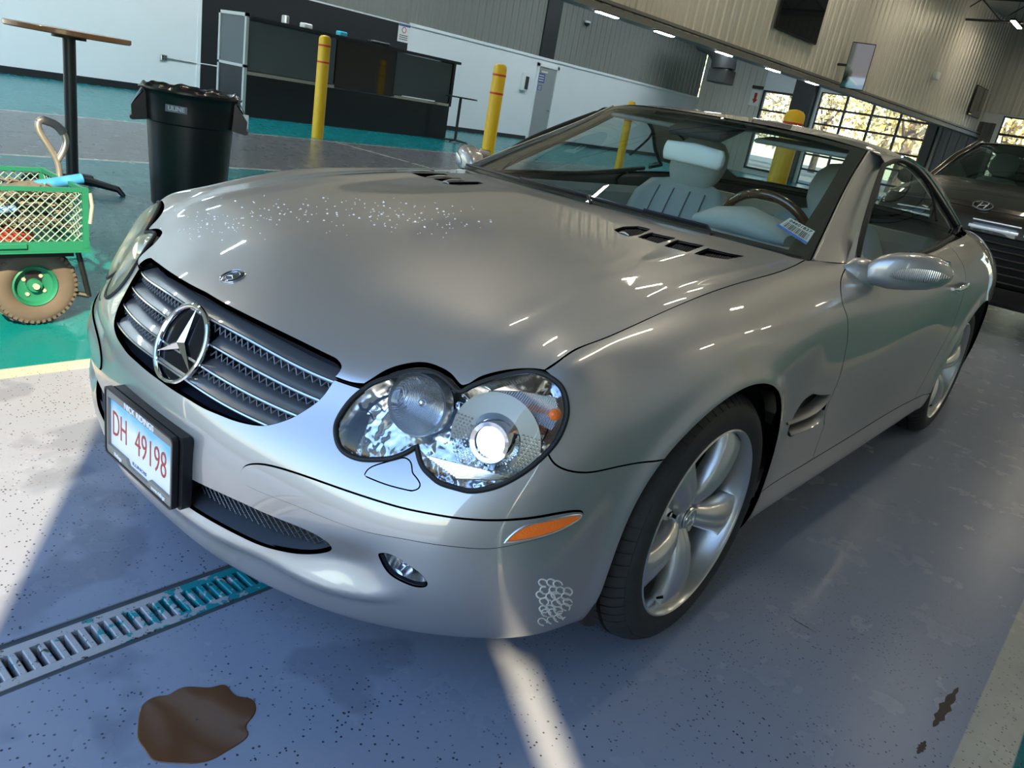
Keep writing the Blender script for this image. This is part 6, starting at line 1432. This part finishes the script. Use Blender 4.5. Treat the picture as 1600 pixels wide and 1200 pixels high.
for i in range(4):
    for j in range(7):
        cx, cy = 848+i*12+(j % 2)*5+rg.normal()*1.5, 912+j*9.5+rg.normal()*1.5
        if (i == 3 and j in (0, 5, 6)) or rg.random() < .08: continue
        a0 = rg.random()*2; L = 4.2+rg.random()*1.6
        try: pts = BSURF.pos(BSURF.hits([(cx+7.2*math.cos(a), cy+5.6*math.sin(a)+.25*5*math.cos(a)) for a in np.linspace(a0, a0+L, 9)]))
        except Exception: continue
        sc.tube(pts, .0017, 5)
o = sc.build('ring_pattern', mat('ring_silver', (.92, .92, .90), .35, .3), bumper, 60); o['kind'] = 'stuff'
# ================================================================== dark SUV behind
suv = empty('suv', (-6.0, .17, 0), 0, 'dark brown SUV parked behind the silver car, two lit strips in its nose', 'car')
M_DP = mat('dark_brown_paint', (.030, .022, .018), .25, .35, 1.0)
cols = [[(0,0,1.05),(.05,0,.92),(.06,0,.75),(.05,0,.55),(.0,0,.35),(-.15,0,.24)], [(-.02,.3,1.045),(.03,.3,.92),(.04,.3,.75),(.03,.3,.55),(-.02,.3,.35),(-.17,.3,.24)],
 [(-.08,.6,1.03),(-.04,.62,.91),(-.03,.64,.75),(-.04,.64,.55),(-.09,.62,.35),(-.2,.58,.24)], [(-.22,.80,1.01),(-.18,.84,.90),(-.17,.86,.75),(-.18,.86,.55),(-.22,.84,.36),(-.3,.78,.25)],
 [(-.45,.86,1.03),(-.45,.93,.92),(-.45,.95,.75),(-.45,.95,.55),(-.45,.94,.38),(-.47,.86,.26)], [(-.9,.86,1.08),(-.9,.95,.95),(-.9,.97,.75),(-.9,.97,.55),(-.9,.95,.38),(-.9,.86,.26)],
 [(-1.5,.84,1.14),(-1.5,.94,1.0),(-1.5,.97,.78),(-1.5,.96,.55),(-1.5,.95,.38),(-1.5,.86,.26)], [(-2.6,.84,1.16),(-2.6,.94,1.02),(-2.6,.97,.8),(-2.6,.96,.55),(-2.6,.95,.38),(-2.6,.86,.26)], [(-4.4,.80,1.16),(-4.4,.92,1.02),(-4.4,.95,.8),(-4.4,.94,.55),(-4.4,.92,.38),(-4.4,.84,.28)]]
sb = Patch([[(x, -y, z) for x, y, z in c] for c in cols[1:]][::-1]+cols, u0=-8, outward=-1)
def sfull(pa, nm, mt, par, poly, **k): return build_arr(nm, panel_arrays(pa, poly, **k), mt, par)
arch = lambda wx: [sb.near((wx+.40*math.cos(a), .95, .37+.40*math.sin(a))) for a in np.linspace(-.2, PI+.2, 24)]
body = [np.array([u, 0.]) for u in np.linspace(0, 8, 9)]+[np.array([8, 5.])]
sh = outline([np.array([0, 0.]), np.array([8, 0.])], [np.array([8, 0.]), np.array([8, 4.9])], [np.array([8, 4.9]), np.array([7.4, 4.9])]); 
half_ = [np.array([0, .0])]+[np.array([u, .0]) for u in range(1, 9)]+[np.array([8, 4.9]), np.array([7.5, 4.9])]
A2 = arch(-3.75); A1_ = arch(-.95)
lo2 = [a for a in A2]; lo1 = [a for a in A1_]
half_ += sorted(lo2, key=lambda a: -a[0])+[np.array([6.4, 4.9]), np.array([6, 4.9])]
pl2 = []
for a in sorted(lo1, key=lambda a: -a[0]): pl2.append(a)
half_ += pl2+[np.array([3.6, 4.9]), np.array([2, 4.9]), np.array([0, 4.9])]
GRL = [np.array(q, float) for q in ((-2.6, 1.55), (2.6, 1.55), (2.75, 2.3), (2.2, 3.6), (-2.2, 3.6), (-2.75, 2.3))]
sfull(sb, 'body', M_DP, suv, sym(half_), holes=[np.array(GRL)], step=.05, gap=0)
sh2 = [[(.0,0,1.05),(-.02,.3,1.045),(-.08,.6,1.03),(-.22,.80,1.01),(-.45,.86,1.03)], [(-.45,0,1.17),(-.47,.3,1.165),(-.50,.55,1.15),(-.6,.74,1.13),(-.9,.86,1.11)], [(-1.05,0,1.25),(-1.07,.3,1.245),(-1.12,.55,1.235),(-1.25,.74,1.215),(-1.5,.84,1.18)]]
sp1 = Patch([[(x, -y, z) for x, y, z in r[1:]][::-1]+list(r) for r in sh2], outward=-1)
sfull(sp1, 'bonnet', M_DP, suv, [(0, 0), (0, 8), (2, 8), (2, 0)], step=.05, gap=.003)
sw_ = [[(-1.06,0,1.25),(-1.08,.3,1.245),(-1.16,.55,1.235),(-1.34,.76,1.22)], [(-1.5,0,1.46),(-1.52,.3,1.455),(-1.58,.52,1.445),(-1.72,.69,1.43)], [(-1.95,0,1.63),(-1.97,.28,1.625),(-2.03,.48,1.615),(-2.13,.62,1.60)]]
sp2 = Patch([[(x, -y, z) for x, y, z in r[1:]][::-1]+list(r) for r in sw_], outward=-1)
sfull(sp2, 'windscreen', thin_glass('suv_glass', (.35, .42, .40), 1.0), suv, [(0, 0), (0, 6), (2, 6), (2, 0)], step=.06, gap=0, flange=0)
rf = [[(-1.95,0,1.635),(-1.97,.28,1.63),(-2.03,.48,1.62),(-2.13,.63,1.605)], [(-2.9,0,1.69),(-2.9,.3,1.685),(-2.9,.52,1.67),(-2.9,.68,1.63)], [(-4.3,0,1.64),(-4.3,.3,1.635),(-4.3,.52,1.62),(-4.3,.68,1.58)]]
sp3 = Patch([[(x, -y, z) for x, y, z in r[1:]][::-1]+list(r) for r in rf], outward=-1)
sfull(sp3, 'roof', M_DP, suv, [(0, 0), (0, 6), (2, 6), (2, 0)], step=.08, gap=0)
for s in (1, -1):
    MB().tube([(-1.32, s*.78, 1.20), (-1.72, s*.71, 1.43), (-2.13, s*.63, 1.60), (-2.9, s*.69, 1.63), (-4.3, s*.69, 1.58)], .035, 8).build('window_pillar', M_DP, suv, 60)
    MB().add([(-1.5, s*.83, 1.14), (-4.35, s*.80, 1.16), (-4.3, s*.69, 1.56), (-2.2, s*.64, 1.55)], [(0, 1, 2, 3) if s > 0 else (3, 2, 1, 0)]).build('side_glass', thin_glass('suv_glass', (.35, .42, .40), 1.0), suv, 0)
    loft([((-1.55, s*.90, 1.14), .03, .03, X_, Z_, 2), ((-1.56, s*.98, 1.17), .07, .09, X_, Z_, 2.5), ((-1.57, s*1.10, 1.17), .07, .085, X_, Z_, 2.5), ((-1.58, s*1.16, 1.16), .03, .04, X_, Z_, 2)], 20).build('door_mirror', M_BLACKP, suv, 60)
MB().box((-4.38, 0, .95), (.06, 1.6, 1.3), bev=.05).build('tailgate', M_DP, suv)
m = MB(); m.grid([[sb.base([[u, v]])[0]-[.07, 0, 0] for v in np.linspace(.9, 3.8, 6)] for u in np.linspace(-2.9, 2.9, 30)]); m.build('grille_backing', M_BLACK, suv)
for v in np.linspace(1.9, 3.4, 6): MB().tube([sb.base([[u, v]])[0]-[.02, 0, 0] for u in np.linspace(-2.3, 2.3, 30)], .010, 6).build('grille_bar', M_BLACKP, suv)
M_DRL = mat('white_strip', (.75, .78, .8), .2, .6, emis=(.8, .9, 1), es=.25)
for s in (1, -1):
    for v, a, b_ in ((.95, 1.25, 2.2), (1.30, 1.2, 2.3), (.95, -.1, 1.1), (1.30, -.15, 1.08)):
        if s > 0 or a > 0: MB().tube([sb.base([[s*u, v]])[0]+[.0, 0, 0] for u in np.linspace(a, b_, 14)], .013 if v > 1.2 else .006, 8).build('light_strip', M_DRL, suv, 60)
MB().tube([sb.base([[u, .25]])[0]+[.004, 0, 0] for u in np.linspace(-3.4, 3.4, 40)], .004, 6).build('chrome_line', mat('suv_dark_chrome', (.12, .12, .13), .2, .9), suv, 60)
def onsuv(p): return np.array(suv.matrix_world.inverted()@Vector(p))
eb = MB(); ec = np.array([.012, 0, 1.035]); en = norm(np.array([.9, 0, .75])); eu = norm(np.array([-.75, 0, .9]))
eb.tube([ec+en*.012+.075*math.cos(t)*Y_+.040*math.sin(t)*eu for t in np.linspace(0, 2*PI, 40, endpoint=False)], .0075, 6, closed=True)
for s in (-1, 1): eb.tube([ec+en*.012+Y_*(s*.026-.012)-eu*.030, ec+en*.012+Y_*(s*.026+.004), ec+en*.012+Y_*(s*.026+.012)+eu*.030], .0075, 6)
eb.tube([ec+en*.012-Y_*.024-eu*.008, ec+en*.012+Y_*.026+eu*.010], .005, 6); eb.build('oval_badge', M_CHROME, suv, 60)
for y in (.38, -.38):
    st = bpy.data.objects.new('seat', None); COL.objects.link(st); st.parent = suv
    up = np.array([-.3, 0, .954]); b0 = np.array([-2.25, y, .75])
    loft([(b0+up*h, w_, d, Y_, X_, 3) for h, w_, d in ((0, .24, .08), (.3, .26, .09), (.5, .24, .08), (.58, .15, .04))], 24).build('backrest', M_LEATHER, st, 60)
    loft([(b0+up*h, w_, d, Y_, X_, 2.5) for h, w_, d in ((.60, .08, .03), (.64, .13, .05), (.74, .14, .055), (.83, .11, .04), (.85, .05, .02))], 24).build('headrest', M_LEATHER, st, 60)
MB().box((-1.55, 0, 1.02), (.5, 1.5, .2), bev=.06).build('dashboard', M_DARKTRIM, suv); MB().box((-2.6, 0, .5), (3.2, 1.7, .25)).build('cabin_floor', M_DARKTRIM, suv); MB().box((-3.2, 0, .85), (.2, 1.5, .7), bev=.06).build('rear_seat', M_LEATHER, suv)
for x in (-.95, -3.75):
    for s in (1, -1):
        w = bpy.data.objects.new('wheel', None); COL.objects.link(w); w.parent = suv; w.location = (x, s*.83, .37)
        MB().lathe([(.25, .11), (.30, .125), (.35, .11), (.37, .08), (.37, -.08), (.35, -.11), (.25, -.11)], (0, 0, 0), (0, s, 0), 40).build('tyre', M_TYRE, w, 40)
        MB().lathe([(.25, .11), (.235, .09), (.06, .07), (0, .075)], (0, 0, 0), (0, s, 0), 40).build('rim', M_ALLOY, w, 40)
